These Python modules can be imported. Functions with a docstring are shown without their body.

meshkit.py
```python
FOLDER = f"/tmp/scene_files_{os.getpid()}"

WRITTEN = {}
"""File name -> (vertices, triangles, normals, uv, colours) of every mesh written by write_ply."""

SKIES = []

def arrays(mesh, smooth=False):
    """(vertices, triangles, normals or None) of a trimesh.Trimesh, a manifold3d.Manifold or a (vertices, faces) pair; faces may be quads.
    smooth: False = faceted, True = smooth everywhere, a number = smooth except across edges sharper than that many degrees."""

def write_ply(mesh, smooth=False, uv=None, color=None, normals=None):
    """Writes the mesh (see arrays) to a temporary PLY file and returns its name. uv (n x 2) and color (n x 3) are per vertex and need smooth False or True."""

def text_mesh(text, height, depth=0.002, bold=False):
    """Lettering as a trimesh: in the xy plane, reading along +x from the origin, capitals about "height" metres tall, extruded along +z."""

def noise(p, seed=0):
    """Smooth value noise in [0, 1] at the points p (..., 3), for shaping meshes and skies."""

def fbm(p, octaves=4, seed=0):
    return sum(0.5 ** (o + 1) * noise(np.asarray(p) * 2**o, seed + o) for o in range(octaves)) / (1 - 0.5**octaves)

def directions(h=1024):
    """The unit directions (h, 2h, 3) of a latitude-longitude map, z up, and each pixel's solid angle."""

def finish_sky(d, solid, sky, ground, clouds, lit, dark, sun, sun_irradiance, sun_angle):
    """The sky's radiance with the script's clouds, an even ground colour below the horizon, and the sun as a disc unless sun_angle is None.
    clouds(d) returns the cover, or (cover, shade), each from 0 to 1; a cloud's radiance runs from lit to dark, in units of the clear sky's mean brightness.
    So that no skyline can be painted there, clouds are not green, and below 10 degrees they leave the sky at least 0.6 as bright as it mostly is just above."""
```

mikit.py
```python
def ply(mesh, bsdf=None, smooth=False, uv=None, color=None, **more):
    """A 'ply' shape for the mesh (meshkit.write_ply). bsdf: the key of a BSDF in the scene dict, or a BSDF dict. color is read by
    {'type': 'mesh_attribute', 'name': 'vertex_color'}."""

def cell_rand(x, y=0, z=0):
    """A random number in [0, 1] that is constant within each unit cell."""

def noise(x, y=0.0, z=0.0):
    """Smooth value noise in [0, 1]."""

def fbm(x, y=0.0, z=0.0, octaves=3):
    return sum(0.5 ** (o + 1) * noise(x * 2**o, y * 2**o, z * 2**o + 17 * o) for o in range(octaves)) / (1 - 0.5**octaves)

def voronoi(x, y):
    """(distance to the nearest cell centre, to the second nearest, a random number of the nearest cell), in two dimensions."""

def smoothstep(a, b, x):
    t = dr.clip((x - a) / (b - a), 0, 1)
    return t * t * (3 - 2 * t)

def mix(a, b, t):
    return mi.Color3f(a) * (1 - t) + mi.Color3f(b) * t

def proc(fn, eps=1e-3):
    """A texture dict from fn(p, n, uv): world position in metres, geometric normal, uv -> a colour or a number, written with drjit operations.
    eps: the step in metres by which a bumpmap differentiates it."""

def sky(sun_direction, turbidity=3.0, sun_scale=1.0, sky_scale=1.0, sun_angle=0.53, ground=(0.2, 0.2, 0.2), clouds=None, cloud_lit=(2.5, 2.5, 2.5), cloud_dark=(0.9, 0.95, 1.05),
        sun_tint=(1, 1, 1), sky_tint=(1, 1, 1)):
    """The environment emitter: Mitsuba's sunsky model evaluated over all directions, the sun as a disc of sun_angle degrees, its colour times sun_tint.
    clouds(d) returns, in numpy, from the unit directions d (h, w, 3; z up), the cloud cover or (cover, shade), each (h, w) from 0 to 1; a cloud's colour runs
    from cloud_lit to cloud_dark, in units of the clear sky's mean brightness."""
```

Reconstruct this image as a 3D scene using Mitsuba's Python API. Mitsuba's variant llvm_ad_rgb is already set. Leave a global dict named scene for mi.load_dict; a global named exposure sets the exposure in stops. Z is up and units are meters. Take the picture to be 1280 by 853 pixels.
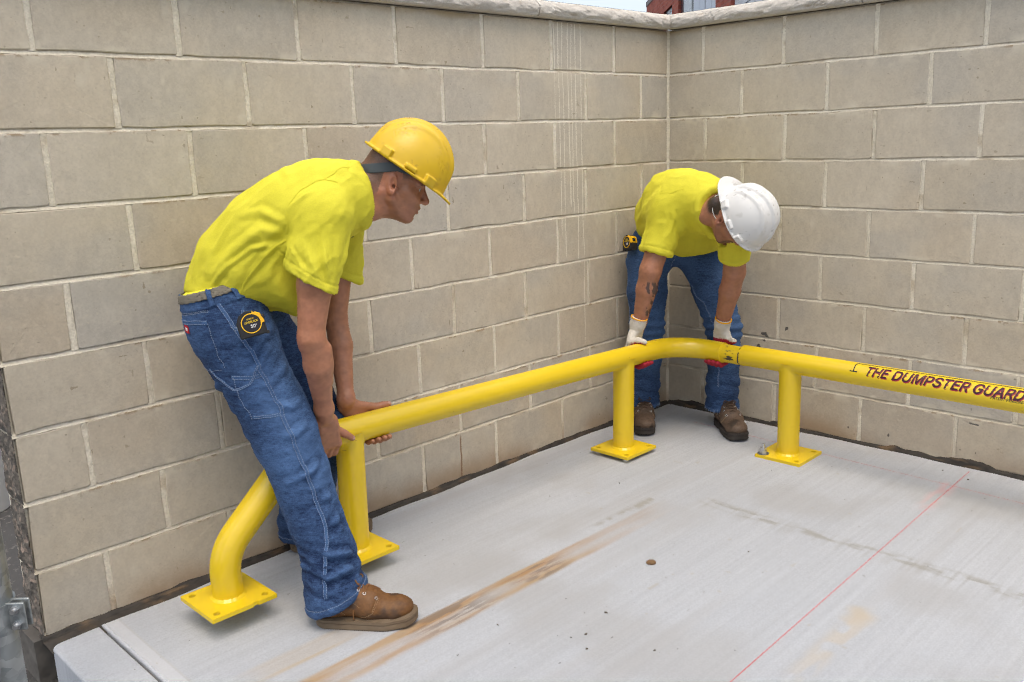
import math, random
import numpy as np, trimesh, mitsuba as mi, drjit as dr, mikit, meshkit
import manifold3d as m3d
from shapely.geometry import Polygon, Point, box as sbox
from scipy.spatial import cKDTree

scene, labels = {'type': 'scene'}, {}
rng = np.random.default_rng(7)
T4 = mi.ScalarTransform4f

# ------------------------------------------------------------------ camera, light, exposure
CAM = np.array([-3.7022, -2.6497, 1.3567])
DIRV = np.array([0.68207, 0.69761, -0.21936])
UPV = np.array([0.17993, 0.13065, 0.97496])
scene['camera'] = {
    'type': 'perspective', 'fov': 59.283, 'fov_axis': 'x', 'near_clip': 0.05, 'far_clip': 2000.0,
    'to_world': T4().look_at(origin=CAM.tolist(), target=(CAM + DIRV).tolist(), up=UPV.tolist())}
exposure = 2.98


def cloud_cover(d):
    n = meshkit.fbm(d * np.array([2.2, 2.2, 4.0]) + 3.1, 4, seed=5)
    low = 1 - np.clip(d[..., 2], 0, 1)         # an overcast sky is brightest overhead
    return np.clip(0.88 + 0.4 * (n - 0.5), 0, 1), np.clip(0.80 * low + 0.7 * (n - 0.5) + .05, 0, 1)


scene['sky'] = mikit.sky([-0.22, -0.34, 0.92], turbidity=3, sun_scale=0.22, sun_angle=34, clouds=cloud_cover,
                         cloud_lit=(2.35, 2.35, 2.35), cloud_dark=(.80, .92, 1.05))


# ------------------------------------------------------------------ scene helpers
def numbered(key):
    if key not in scene and key not in labels:
        return key
    n = 1
    while f'{key}_{n:03d}' in scene or f'{key}_{n:03d}' in labels:
        n += 1
    return f'{key}_{n:03d}'


def tag(key, label=None, cat=None, group=None, kind=None):
    d = labels.setdefault(key, {})
    for k, v in (('label', label), ('category', cat), ('group', group), ('kind', kind)):
        if v:
            d[k] = v
    return key


def thing(name, label, cat, group=None):
    key = numbered(name)
    return tag(key, label, cat, group)


def obj(name, mesh, bsdf, parent=None, smooth=False, uv=None, color=None, kind=None, label=None, **kw):
    key = numbered(f'{parent}__{name}' if parent else name)
    scene[key] = mikit.ply(mesh, bsdf, smooth=smooth, uv=uv, color=color, **kw)
    if kind or label:
        tag(key, label, kind=kind)
    return key


def cat(ms):
    return trimesh.util.concatenate([trimesh.Trimesh(np.asarray(m.vertices), np.asarray(m.faces), process=False) for m in ms])


def bx(x0, x1, y0, y1, z0, z1):
    m = trimesh.creation.box((x1 - x0, y1 - y0, z1 - z0))
    m.apply_translation(((x0 + x1) / 2, (y0 + y1) / 2, (z0 + z1) / 2))
    return m


def rbox(x0, x1, y0, y1, z0, z1, r=0.004, seg=8):
    s = [m3d.Manifold.sphere(r, seg).translate((x, y, z)) for x in (x0 + r, x1 - r) for y in (y0 + r, y1 - r) for z in (z0 + r, z1 - r)]
    m = m3d.Manifold.batch_hull(s).to_mesh()
    return trimesh.Trimesh(m.vert_properties[:, :3], m.tri_verts, process=False)


def frame(o, x, y, z):
    m = np.eye(4)
    m[:3, 0], m[:3, 1], m[:3, 2], m[:3, 3] = x, y, z, o
    return m


def unit(v):
    v = np.asarray(v, float)
    return v / np.linalg.norm(v)


def tube(pts, r, n=24, cap=True):
    """A round tube along a polyline (parallel-transported rings); r a number or one per point."""
    pts = np.asarray(pts, float)
    rr = np.broadcast_to(np.asarray(r, float), (len(pts),))
    t = np.gradient(pts, axis=0)
    t /= np.linalg.norm(t, axis=1, keepdims=True)
    a = np.cross(t[0], [0.3, 0.2, 1.0] if abs(t[0][2]) < 0.9 else [0.0, 1, 0.1])
    a /= np.linalg.norm(a)
    V = []
    ang = np.linspace(0, 2 * np.pi, n, endpoint=False)
    for i in range(len(pts)):
        a = a - t[i] * (a @ t[i])
        a /= np.linalg.norm(a)
        b = np.cross(t[i], a)
        V.append(pts[i] + rr[i] * (np.cos(ang)[:, None] * a + np.sin(ang)[:, None] * b))
    V = np.vstack(V)
    F = []
    for i in range(len(pts) - 1):
        for j in range(n):
            k = (j + 1) % n
            F += [[i * n + j, i * n + k, (i + 1) * n + k], [i * n + j, (i + 1) * n + k, (i + 1) * n + j]]
    if cap:
        c0, c1 = len(V), len(V) + 1
        V = np.vstack([V, pts[0], pts[-1]])
        e = (len(pts) - 1) * n
        for j in range(n):
            k = (j + 1) % n
            F += [[c0, k, j], [c1, e + j, e + k]]
    return trimesh.Trimesh(V, np.array(F), process=False)


def fillet(pts, rad, n=10):
    """A polyline with its inner corners rounded to the given radii."""
    pts = [np.asarray(p, float) for p in pts]
    out = [pts[0]]
    for i in range(1, len(pts) - 1):
        a, b, c = pts[i - 1], pts[i], pts[i + 1]
        u, v = unit(a - b), unit(c - b)
        half = math.acos(np.clip(u @ v, -1, 1)) / 2
        L = rad[i - 1] / math.tan(half)
        cen = b + unit(u + v) * (rad[i - 1] / math.sin(half))
        s, e = b + u * L, b + v * L
        p, q = s - cen, e - cen
        tot = math.acos(np.clip(unit(p) @ unit(q), -1, 1))
        for k in range(n + 1):
            f = k / n
            out.append(cen + (math.sin((1 - f) * tot) * p + math.sin(f * tot) * q) / math.sin(tot))
    out.append(pts[-1])
    return np.array(out)


def densify(pts, step):
    pts = np.asarray(pts, float)
    out = [pts[0]]
    for a, b in zip(pts[:-1], pts[1:]):
        k = max(1, int(np.ceil(np.linalg.norm(b - a) / step)))
        out += [a + (b - a) * (i + 1) / k for i in range(k)]
    return np.array(out)


def extrude(poly, z0, z1):
    m = trimesh.creation.extrude_polygon(poly, z1 - z0, engine='earcut')
    m.apply_translation((0, 0, z0))
    return m


def bsdf(name, d):
    scene[name] = d
    return name


def V(*a):
    return np.array(a, float)
# ------------------------------------------------------------------ materials of the setting
N, FBM, VOR, CR, SS, MIX = mikit.noise, mikit.fbm, mikit.voronoi, mikit.cell_rand, mikit.smoothstep, mikit.mix


def diffuse(fn, rough=0.85, spec=0.3, bump=None, scale=1.0, eps=1e-3, **kw):
    b = {'type': 'principled', 'base_color': mikit.proc(fn) if callable(fn) else {'type': 'rgb', 'value': fn}, 'roughness': rough, 'specular': spec, **kw}
    if bump:
        b = {'type': 'bumpmap', 'arbitrary': mikit.proc(bump, eps=eps), 'scale': scale, 'bsdf': b}
    return {'type': 'twosided', 'bsdf': b}


DRIPS = ((-.806, 1.30, .0016), (-.782, .93, .0018), (-.757, .83, .0016), (-.722, 1.05, .0018), (-.700, 1.02, .0016), (-.676, .80, .002), (-.640, .42, .0018))
TAR = ((-.29, .36, .05), (-.40, .30, .035), (-.335, .17, .05), (-.55, .42, .03), (-.52, .36, .02), (-.66, .47, .016))


def block_color(p, n, uv):
    """uv carries a random number of the block (u) and the wall it is in (v): 0 for the left wall, 1 for the right one."""
    a = mi.Float(dr.select(uv.y > 0.5, p.y, p.x))
    z = p.z
    t = uv.x
    base = MIX((.448, .400, .328), (.428, .380, .306), t)
    base = MIX(base, mi.Color3f(.385, .364, .330), SS(.62, .95, CR(t * 97)) * .75)
    base = MIX(base, mi.Color3f(.405, .345, .272), SS(.6, 1, CR(t * 211)) * .7)
    big = FBM(a * 2.3 + t * 9, z * 3.1, 4 + uv.y * 9, 3)
    base *= .90 + .2 * big
    base = MIX(base, mi.Color3f(.372, .348, .310), SS(.45, .75, FBM(a * 3.1 + 7 * t, z * 4.7, 21.0, 4)) * .55)
    base = MIX(base, mi.Color3f(.425, .362, .280), SS(.5, .8, FBM(a * 2.7 + 3 * t, z * 3.3, 61.0, 3)) * .5)
    # aggregate: fine pale and dark grains, small pores
    g = .5 * N(a * 420, z * 420, 3.3) + .5 * N(a * 170, z * 170, 4.1)
    base *= .89 + .22 * g
    base *= .95 + .10 * N(a * 60, z * 34, 8.8)
    pore = SS(.82, .90, N(a * 110, z * 110, 7.7 + uv.y)) * SS(.35, .7, N(a * 9, z * 9, 2.2))
    base = MIX(base, mi.Color3f(.26, .215, .16), pore * .55)
    pale = SS(.88, .95, N(a * 70, z * 90, 31.0)) * .5
    base = MIX(base, mi.Color3f(.46, .42, .345), pale)
    # mortar smears left by the trowel near the joints
    row = z / .2032
    fz = row - dr.floor(row)
    near = dr.maximum(SS(.78, .97, fz), SS(.22, .03, fz))
    sm = SS(.56, .72, FBM(a * 13 + 40 * uv.y, z * 19, 8.0, 4)) * SS(.35, .6, N(a * 2.1, z * 2.9, 5.5))
    base = MIX(base, mi.Color3f(.54, .495, .41), sm * (.12 + .55 * near))
    # a few trowel dabs and scratches
    hole = SS(.94, .965, N(a * 62, z * 62, 27.0 + uv.y)) * SS(.5, .75, N(a * 5, z * 5, 12.2))
    base = MIX(base, mi.Color3f(.19, .15, .105), hole * .6)
    chip = SS(.085, .03, 1 - fz) * SS(.58, .68, FBM(a * 42, z * 42, 91.0 + uv.y, 3)) * SS(.60, .72, N(a * 3.1, z * 2, 44.0))
    base = MIX(base, mi.Color3f(.24, .165, .10), chip * .8)
    dab = SS(.70, .80, FBM(a * 17, z * 9, 55.0 + 7 * uv.y, 3)) * SS(.63, .75, N(a * 1.7, z * 1.9, 14.0))
    base = MIX(base, mi.Color3f(.53, .49, .41), dab * .34)
    # rust run-off along the foot of the walls
    r = SS(.12, .0, z + .09 * (FBM(a * 6, z * 3, 9.0, 3) - .5)) * SS(.30, .65, N(a * 2.4 + 5, 0, 6.0 + uv.y))
    base = MIX(base, mi.Color3f(.27, .165, .085), r * .6)
    streak = SS(.006, .001, dr.abs(a + 1.425 + .004 * N(z * 30, 1))) * SS(.2, .17, z) * (1 - SS(.5, 1, uv.y))
    base = MIX(base, mi.Color3f(.17, .09, .04), streak * .8)
    # brown weeping below the coping
    wb = SS(1.80, 1.83, z + .012 * N(a * 8, 3)) * (.3 + .7 * N(a * 3, 1, 2))
    base = MIX(base, mi.Color3f(.26, .18, .08), wb * .7)
    # tar spatter on the right wall
    tar = mi.Float(0)
    for (y, zz, s) in TAR:
        q = dr.sqrt(dr.square(a - y) + dr.square((z - zz) * .7))
        tar = dr.maximum(tar, SS(1.0, .2, q / s) * .75)
    spat = SS(.56, .66, N(a * 75, z * 75, 77.0) * .55 + tar * .55)
    spat = dr.maximum(spat, SS(.965, .985, N(a * 34, z * 34, 17.0)) * SS(.55, .25, z))
    base = MIX(base, mi.Color3f(.045, .045, .05), spat * SS(.5, 1, uv.y) * .85)
    # pale drips of run-down render on the left wall
    for (x, zb, w) in DRIPS:
        d = dr.abs(a - x - .008 * (N(z * 6, x * 30) - .5) - .0015 * N(z * 60, x * 10))
        base = MIX(base, mi.Color3f(.61, .575, .50), SS(w * 1.9, w * .6, d / (.35 + 1.2 * N(z * 23, x * 51))) * SS(zb, zb + .02, z) * (1 - SS(.3, .6, uv.y)) * .85)
    return base


def block_bump(p, n, uv):
    a = dr.select(uv.y > .5, p.y, p.x)
    return .6 * N(a * 330, p.z * 330, 1.0) + 1.1 * N(a * 120, p.z * 120, 2.0) - 2.6 * SS(.86, .95, N(a * 110, p.z * 110, 7.7 + uv.y)) + 1.2 * N(a * 28, p.z * 28, 3.0)


bsdf('mat_block', diffuse(block_color, .9, .2, block_bump, 6e-4, 8e-4))


def mortar_color(p, n, uv):
    a = p.x + p.y
    c = MIX((.50, .455, .37), (.61, .57, .49), FBM(a * 5, p.z * 5, 1.0, 4))
    c = MIX(c, mi.Color3f(.33, .265, .185), SS(.60, .80, FBM(a * 9, p.z * 14, 3.0, 3)) * .55)
    c = MIX(c, mi.Color3f(.25, .15, .075), SS(.14, .01, p.z) * .6 * N(a * 5, 2))
    c *= .88 + .24 * N(a * 260, p.z * 260, 4.0)
    return c


bsdf('mat_mortar', diffuse(mortar_color, .95, .15, lambda p, n, uv: N((p.x + p.y) * 300, p.z * 300, 1.0) + 2 * N((p.x + p.y) * 70, p.z * 70, 1.0), 8e-4, 8e-4))


def stone_color(p, n, uv):
    c = MIX((.37, .345, .31), (.50, .475, .445), FBM(p.x * 14, p.y * 14, p.z * 30, 4))
    c = MIX(c, mi.Color3f(.30, .25, .19), SS(.6, .8, FBM(p.x * 25, p.y * 25, p.z * 40 + 5, 3)) * .5)
    return c * (.85 + .3 * N(p.x * 240, p.y * 240, p.z * 240))


bsdf('mat_coping', diffuse(stone_color, .9, .2, lambda p, n, uv: N(p.x * 200, p.y * 200, p.z * 200) + 2 * N(p.x * 70, p.y * 70, p.z * 70), 1.2e-3))


def split_color(p, n, uv):
    k = N(p.x * 60, p.y * 110, p.z * 110)
    c = MIX((.07, .062, .055), (.195, .172, .15), k)
    c = MIX(c, mi.Color3f(.36, .27, .22), SS(.66, .78, N(p.y * 90, p.z * 90, 8)) * .5)
    c = MIX(c, mi.Color3f(.07, .065, .06), SS(.66, .78, N(p.y * 60, p.z * 60, 4)) * .8)
    return c * (.8 + .4 * N(p.x * 300, p.y * 300, p.z * 300))


bsdf('mat_split', diffuse(split_color, .95, .2, lambda p, n, uv: N(p.x * 150, p.y * 150, p.z * 150), 3e-3))


def slab_color(p, n, uv):
    x, y = p.x, p.y
    c = MIX((.310, .328, .364), (.362, .380, .416), FBM(x * 1.1, y * 1.6, 1.0, 4))
    # broom marks run along the left wall
    br = N(x * 2.2 + 3, y * 260, 1.0) * .40 + N(x * 3, y * 105 + 1.2 * N(x * 2, y * 3), 2.0) * .35 + N(x * 1.4, y * 46 + N(x * 1.5, y * 4), 4.0) * .25
    c *= .92 + .16 * br
    c *= .93 + .14 * N(x * 300, y * 300, 5.0)
    # trowel drag marks, dusty paler lanes
    lane = SS(.55, .8, FBM(x * .9, y * 9, 3.0, 3))
    c = MIX(c, mi.Color3f(.30, .302, .315), lane * .34)
    # general grime near the walls and in blotches
    grime = SS(.50, .78, FBM(x * 2.6 + 4, y * 3.4, 9.0, 4))
    c = MIX(c, mi.Color3f(.265, .262, .262), grime * .38)
    w = 0.02 * (FBM(x * 3, y * 8, 4.0, 3) - .5)
    # rust stain left by a steel runner
    fx = SS(-2.95, -2.75, x) * (.28 * SS(-1.02, -1.35, x) + .72 * SS(-1.44, -1.75, x))
    inside = SS(-.855, -.825, y + w) * SS(-.735, -.752, y + w * .8)
    edge = SS(.030, .004, dr.abs(y + .760 + w)) + .55 * SS(.03, .004, dr.abs(y + .832 + w))
    blot = SS(.22, .78, FBM(x * 4.0, y * 22, 12.0, 5))
    rust = fx * dr.clip(inside * (.25 + .65 * blot) + edge * inside * (.55 * N(x * 6, y * 9, 3.0) + .25), 0, 1)
    c = MIX(c, mi.Color3f(.30, .195, .095), rust * .80)
    c = MIX(c, mi.Color3f(.27, .14, .05), rust * SS(.42, .76, FBM(x * 5, y * 44, 21.0, 4)) * .6)
    dark = fx * inside * (SS(.16, .02, dr.abs(x + 1.80)) + SS(.22, .03, dr.abs(x + 2.16))) * SS(.40, .60, FBM(x * 14, y * 80, 33.0, 3))
    c = MIX(c, mi.Color3f(.13, .11, .10), dark * .6)
    # its fainter neighbour
    f2 = SS(-2.80, -2.66, x) * SS(-2.36, -2.46, x)
    e2 = SS(.016, .003, dr.abs(y + .598 + w)) + SS(.014, .003, dr.abs(y + .665 + w * 1.3)) + .5 * SS(.016, .004, dr.abs(x + 2.43 - w)) * SS(-.665, -.64, y) * SS(-.59, -.61, y)
    in2 = SS(-.68, -.66, y) * SS(-.585, -.605, y)
    c = MIX(c, mi.Color3f(.35, .25, .12), f2 * dr.clip(e2 * .5 * N(x * 9, y * 20, 3.0) + in2 * .22, 0, 1))
    # grey scuffs where the runner turned, parallel to the right wall
    f3 = SS(-.84, -.90, y) * SS(-2.4, -2.1, y)
    sc = SS(.045, .004, dr.abs(x + .985 + .8 * w)) * SS(.40, .70, FBM(x * 40, y * 13, 6.0, 4)) + .30 * SS(.08, .02, dr.abs(x + 1.0)) * SS(.4, .7, N(x * 4, y * 90, 6.0))
    c = MIX(c, mi.Color3f(.20, .19, .165), dr.clip(f3 * sc * .62, 0, .6))
    f4 = SS(-1.55, -1.4, x) * SS(-.92, -1.05, x)
    s4 = SS(.028, .006, dr.abs(y + .715)) * SS(.5, .7, FBM(x * 16, y * 12, 8.0, 3))
    c = MIX(c, mi.Color3f(.23, .22, .195), f4 * s4 * .7)
    # tan puddle mark with a tail
    q = dr.sqrt(dr.square((x + 1.40) / .06) + dr.square((y + 1.667) / .055)) + .5 * (N(x * 22, y * 22, 2.0) - .5)
    c = MIX(c, mi.Color3f(.38, .31, .215), SS(1.15, .3, q) * .6)
    tail = SS(.05, .01, dr.abs(y + 1.675)) * SS(-1.41, -1.46, x) * SS(-1.95, -1.6, x)
    c = MIX(c, mi.Color3f(.39, .325, .235), tail * .40 * SS(.25, .6, N(x * 20, y * 45, 2.0)))
    # red chalk: a snapped line each way and the dust round the crossing
    l1 = SS(.0023, .0008, dr.abs(y + 1.503 - .0345 * (x + .07))) * SS(-.06, -.075, x) * (.72 + .28 * N(x * 130, 1.0))
    l2 = SS(.0026, .0010, dr.abs(x + .212 - .045 * (y + .36) - .004 * N(y * 2, 3.0))) * SS(-.25, -.36, y) * (.6 + .4 * N(y * 110, 3.0))
    c = MIX(c, mi.Color3f(.46, .05, .06), l1 * .92)
    c = MIX(c, mi.Color3f(.48, .10, .09), l2 * .8)
    dust = SS(.05, .0, dr.abs(y + 1.490 - .0345 * (x + .07))) * SS(-.62, -.40, x) * SS(-.16, -.30, x) * SS(.25, .7, N(x * 15, y * 60, 4.0))
    c = MIX(c, mi.Color3f(.55, .22, .22), dust * .35)
    # the smoother trowelled margin along the sawn joint
    mg = SS(-2.899, -2.895, x) * SS(-2.853, -2.857, x)
    c = MIX(c, mi.Color3f(.435, .445, .475), mg * .55)
    c = MIX(c, mi.Color3f(.36, .355, .35), SS(.004, .001, dr.abs(x + 2.852)) * .5)
    # small dark specks
    c = MIX(c, mi.Color3f(.10, .09, .085), SS(.984, .992, N(x * 42, y * 42, 13.0)) * .7)
    c = MIX(c, mi.Color3f(.30, .26, .20), SS(.965, .99, N(x * 24, y * 24, 43.0)) * .35)
    return c


def slab_bump(p, n, uv):
    return .8 * N(p.x * 3, p.y * 330, 1.0) + .9 * N(p.x * 4, p.y * 150, 1.0) + .5 * N(p.x * 320, p.y * 320, 2.0) + 2.0 * N(p.x * 9, p.y * 14, 3.0)


bsdf('mat_slab', diffuse(slab_color, .8, .3, slab_bump, 4.5e-4, 8e-4))
bsdf('mat_tar', diffuse(lambda p, n, uv: MIX(MIX((.016, .015, .015), (.06, .052, .045), FBM(p.x * 40, p.y * 40, p.z * 40, 3)), mi.Color3f(.20, .125, .065), SS(.50, .78, FBM(p.x * 14, p.y * 14, p.z * 60, 4)) * .55), .75, .4,
                        lambda p, n, uv: N(p.x * 130, p.y * 130, p.z * 130) + .6 * N(p.x * 300, p.y * 300, p.z * 300), 2.5e-3))


def asphalt_color(p, n, uv):
    c = MIX((.030, .030, .032), (.06, .058, .058), FBM(p.x * 2, p.y * 2, 1.0, 4))
    st = SS(.72, .85, N(p.x * 95, p.y * 95, 2.0))
    return MIX(c, mi.Color3f(.13, .12, .115), st * SS(.3, .8, N(p.x * 33, p.y * 33, 5.0)))


bsdf('mat_asphalt', diffuse(asphalt_color, .85, .35, lambda p, n, uv: N(p.x * 110, p.y * 110, 1.0) + N(p.x * 260, p.y * 260, 1.0), 2.5e-3))
bsdf('mat_foot', diffuse(lambda p, n, uv: MIX((.045, .042, .040), (.15, .14, .13), FBM(p.x * 18, p.y * 18, p.z * 18, 4)), .9, .2,
                         lambda p, n, uv: N(p.x * 90, p.y * 90, p.z * 90), 2e-3))

# ------------------------------------------------------------------ ground, slab, joint strip
obj('ground', ([[-600, -600, -.14], [600, -600, -.14], [600, 600, -.14], [-600, 600, -.14]], [[0, 1, 2, 3]]), 'mat_asphalt', kind='structure')


def slab(poly, name):
    """A cast slab 0.16 m thick, its upper edges rounded over, its lower part butted against the ground."""
    ring = [(0.0, -.16)] + [(0.008 * (1 - math.cos(a)), -0.008 * (1 - math.sin(a))) for a in np.linspace(0, math.pi / 2, 6)]
    pts = np.array(poly.exterior.coords)[:-1]
    n = len(pts)
    e = np.roll(pts, -1, 0) - pts
    nrm = np.stack([e[:, 1], -e[:, 0]], 1) / np.linalg.norm(e, axis=1, keepdims=True)
    if not poly.exterior.is_ccw:
        nrm = -nrm
    out = nrm + np.roll(nrm, 1, 0)
    out /= np.maximum((out ** 2).sum(1, keepdims=True) / 2, .5)
    Vs = [np.c_[pts - out * i, np.full(n, z)] for i, z in ring]
    F = []
    for k in range(len(ring) - 1):
        for j in range(n):
            m = (j + 1) % n
            F += [[k * n + j, k * n + m, (k + 1) * n + m], [k * n + j, (k + 1) * n + m, (k + 1) * n + j]]
    top = Vs[-1]
    tp = trimesh.creation.triangulate_polygon(Polygon(top[:, :2]), engine='earcut')
    base = len(ring) * n
    Vv = np.vstack(Vs + [np.c_[tp[0], np.zeros(len(tp[0]))]])
    F = np.vstack([np.array(F), tp[1] + base])
    m = trimesh.Trimesh(Vv, F, process=False)
    m.merge_vertices()
    obj(name, m, 'mat_slab', smooth=40, kind='structure')


R0 = .028
arc = [(-3.045 + R0 - R0 * math.cos(a), -.056 - R0 + R0 * math.sin(a)) for a in np.linspace(0, math.pi / 2, 7)]
slab(Polygon([(-3.045, -4.36), *arc, (-2.906, -.050), (-2.906, -4.36)][::-1]), 'concrete_slab')
wob = [(x, -.042 + .017 * np.clip((x + 2.7) / 1.2, 0, 1) + .007 * math.sin(5 * x) + .004 * math.sin(17 * x)) for x in np.linspace(-2.899, -.045, 40)]
wobr = [(-.028 + .006 * math.sin(4 * y) + .004 * math.sin(19 * y), y) for y in np.linspace(-.05, -4.36, 60)]
slab(Polygon([*wob, *wobr, (-2.899, -4.36)][::-1]).buffer(0), 'concrete_slab')
# a soft trowelled edge beside the sawn joint
obj('joint_filler', cat([bx(-2.9065, -2.8985, -4.35, -.052, -.15, -.016)]), 'mat_tar', kind='structure')


def strip(n, path, name, depth, rise, seed):
    """Bituminous joint filler in the gap between wall and slab: lumpy, here and there smeared up the wall."""
    t = np.linspace(0, 1, n)
    Vv, F = [], []
    for i, s in enumerate(t):
        q = lambda k: meshkit.fbm(np.array([[s * path * 9 + seed, k * 3.1, seed]]), 4)[0]
        z0 = -.018 + .012 * q(1)
        r = rise * max(0, q(2) * 2.6 - 1.25)
        prof = [(depth, z0), (depth * .6, z0 + .006 * q(3)), (.012, z0 + .012 * q(4)), (.007, max(.002, r * .6)), (.0015 + .002 * q(5), .006 + r), (-.02, .004 + r)]
        Vv += [(s, a, z) for a, z in prof]
    k = 6
    for i in range(n - 1):
        for j in range(k - 1):
            a = i * k + j
            F.append([a, a + 1, a + k + 1, a + k])
    return np.array(Vv), np.array(F)


v, f = strip(260, 3.1, 'a', .09, .010, 3.0)
v = np.c_[-3.05 + v[:, 0] * 3.05, -v[:, 1], v[:, 2]]
obj('expansion_joint', (v, f), 'mat_tar', kind='structure')
v, f = strip(300, 3.2, 'b', .06, .040, 11.0)
v = np.c_[-v[:, 1], -v[:, 0] * 4.39, v[:, 2]]
obj('expansion_joint', (v, f[:, ::-1]), 'mat_tar', kind='structure')

# ------------------------------------------------------------------ block walls
B, H = .4064, .2032
left = thing('block_wall', 'tan concrete block wall on the left, with pale drips near the corner', 'wall')
right = thing('block_wall', 'tan concrete block wall on the right, with tar spatter at its foot', 'wall')


def block(w, h, seed):
    """One block face: wavy outline, edges falling back 12 mm into the joint. Local x along, y out of the wall (0 = face), z up."""
    r = np.random.default_rng(seed)
    g, gv = .0056, .0088
    x0, x1, z0, z1 = gv, w - gv, g, h - g
    c = .004
    o = [(x0 + c, z0)] + [(x0 + (x1 - x0) * t, z0) for t in (.3, .55, .8)] + [(x1 - c, z0), (x1, z0 + c), (x1, (z0 + z1) / 2), (x1, z1 - c), (x1 - c, z1)]
    o += [(x0 + (x1 - x0) * t, z1) for t in (.75, .5, .2)] + [(x0 + c, z1), (x0, z1 - c), (x0, (z0 + z1) / 2), (x0, z0 + c)]
    o = np.array(o) + r.normal(0, .0016, (len(o), 2))
    n = len(o)
    cen = o.mean(0)
    back = cen + (o - cen) * (1 + .0016 / np.abs(o - cen).max(1, keepdims=True))
    tilt = r.normal(0, .004, 2)
    dep = lambda q: (q - cen) @ tilt + r.normal(0, .0002, len(q))
    front = np.c_[o[:, 0], dep(o), o[:, 1]]
    inn = cen + (o - cen) * (1 - .0028 / np.abs(o - cen).max(1, keepdims=True))
    fin = np.c_[inn[:, 0], dep(inn) + .0016, inn[:, 1]]
    bk = np.c_[back[:, 0], np.full(n, -.014), back[:, 1]]
    Vv = np.vstack([[cen[0], .0016, cen[1]], fin, front, bk])
    F = []
    for j in range(n):
        k = (j + 1) % n
        F += [[0, 1 + j, 1 + k]]
        for a, b in ((1, 1 + n), (1 + n, 1 + 2 * n)):
            F += [[a + j, b + j, b + k], [a + j, b + k, a + k]]
    return Vv, np.array(F)


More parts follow.
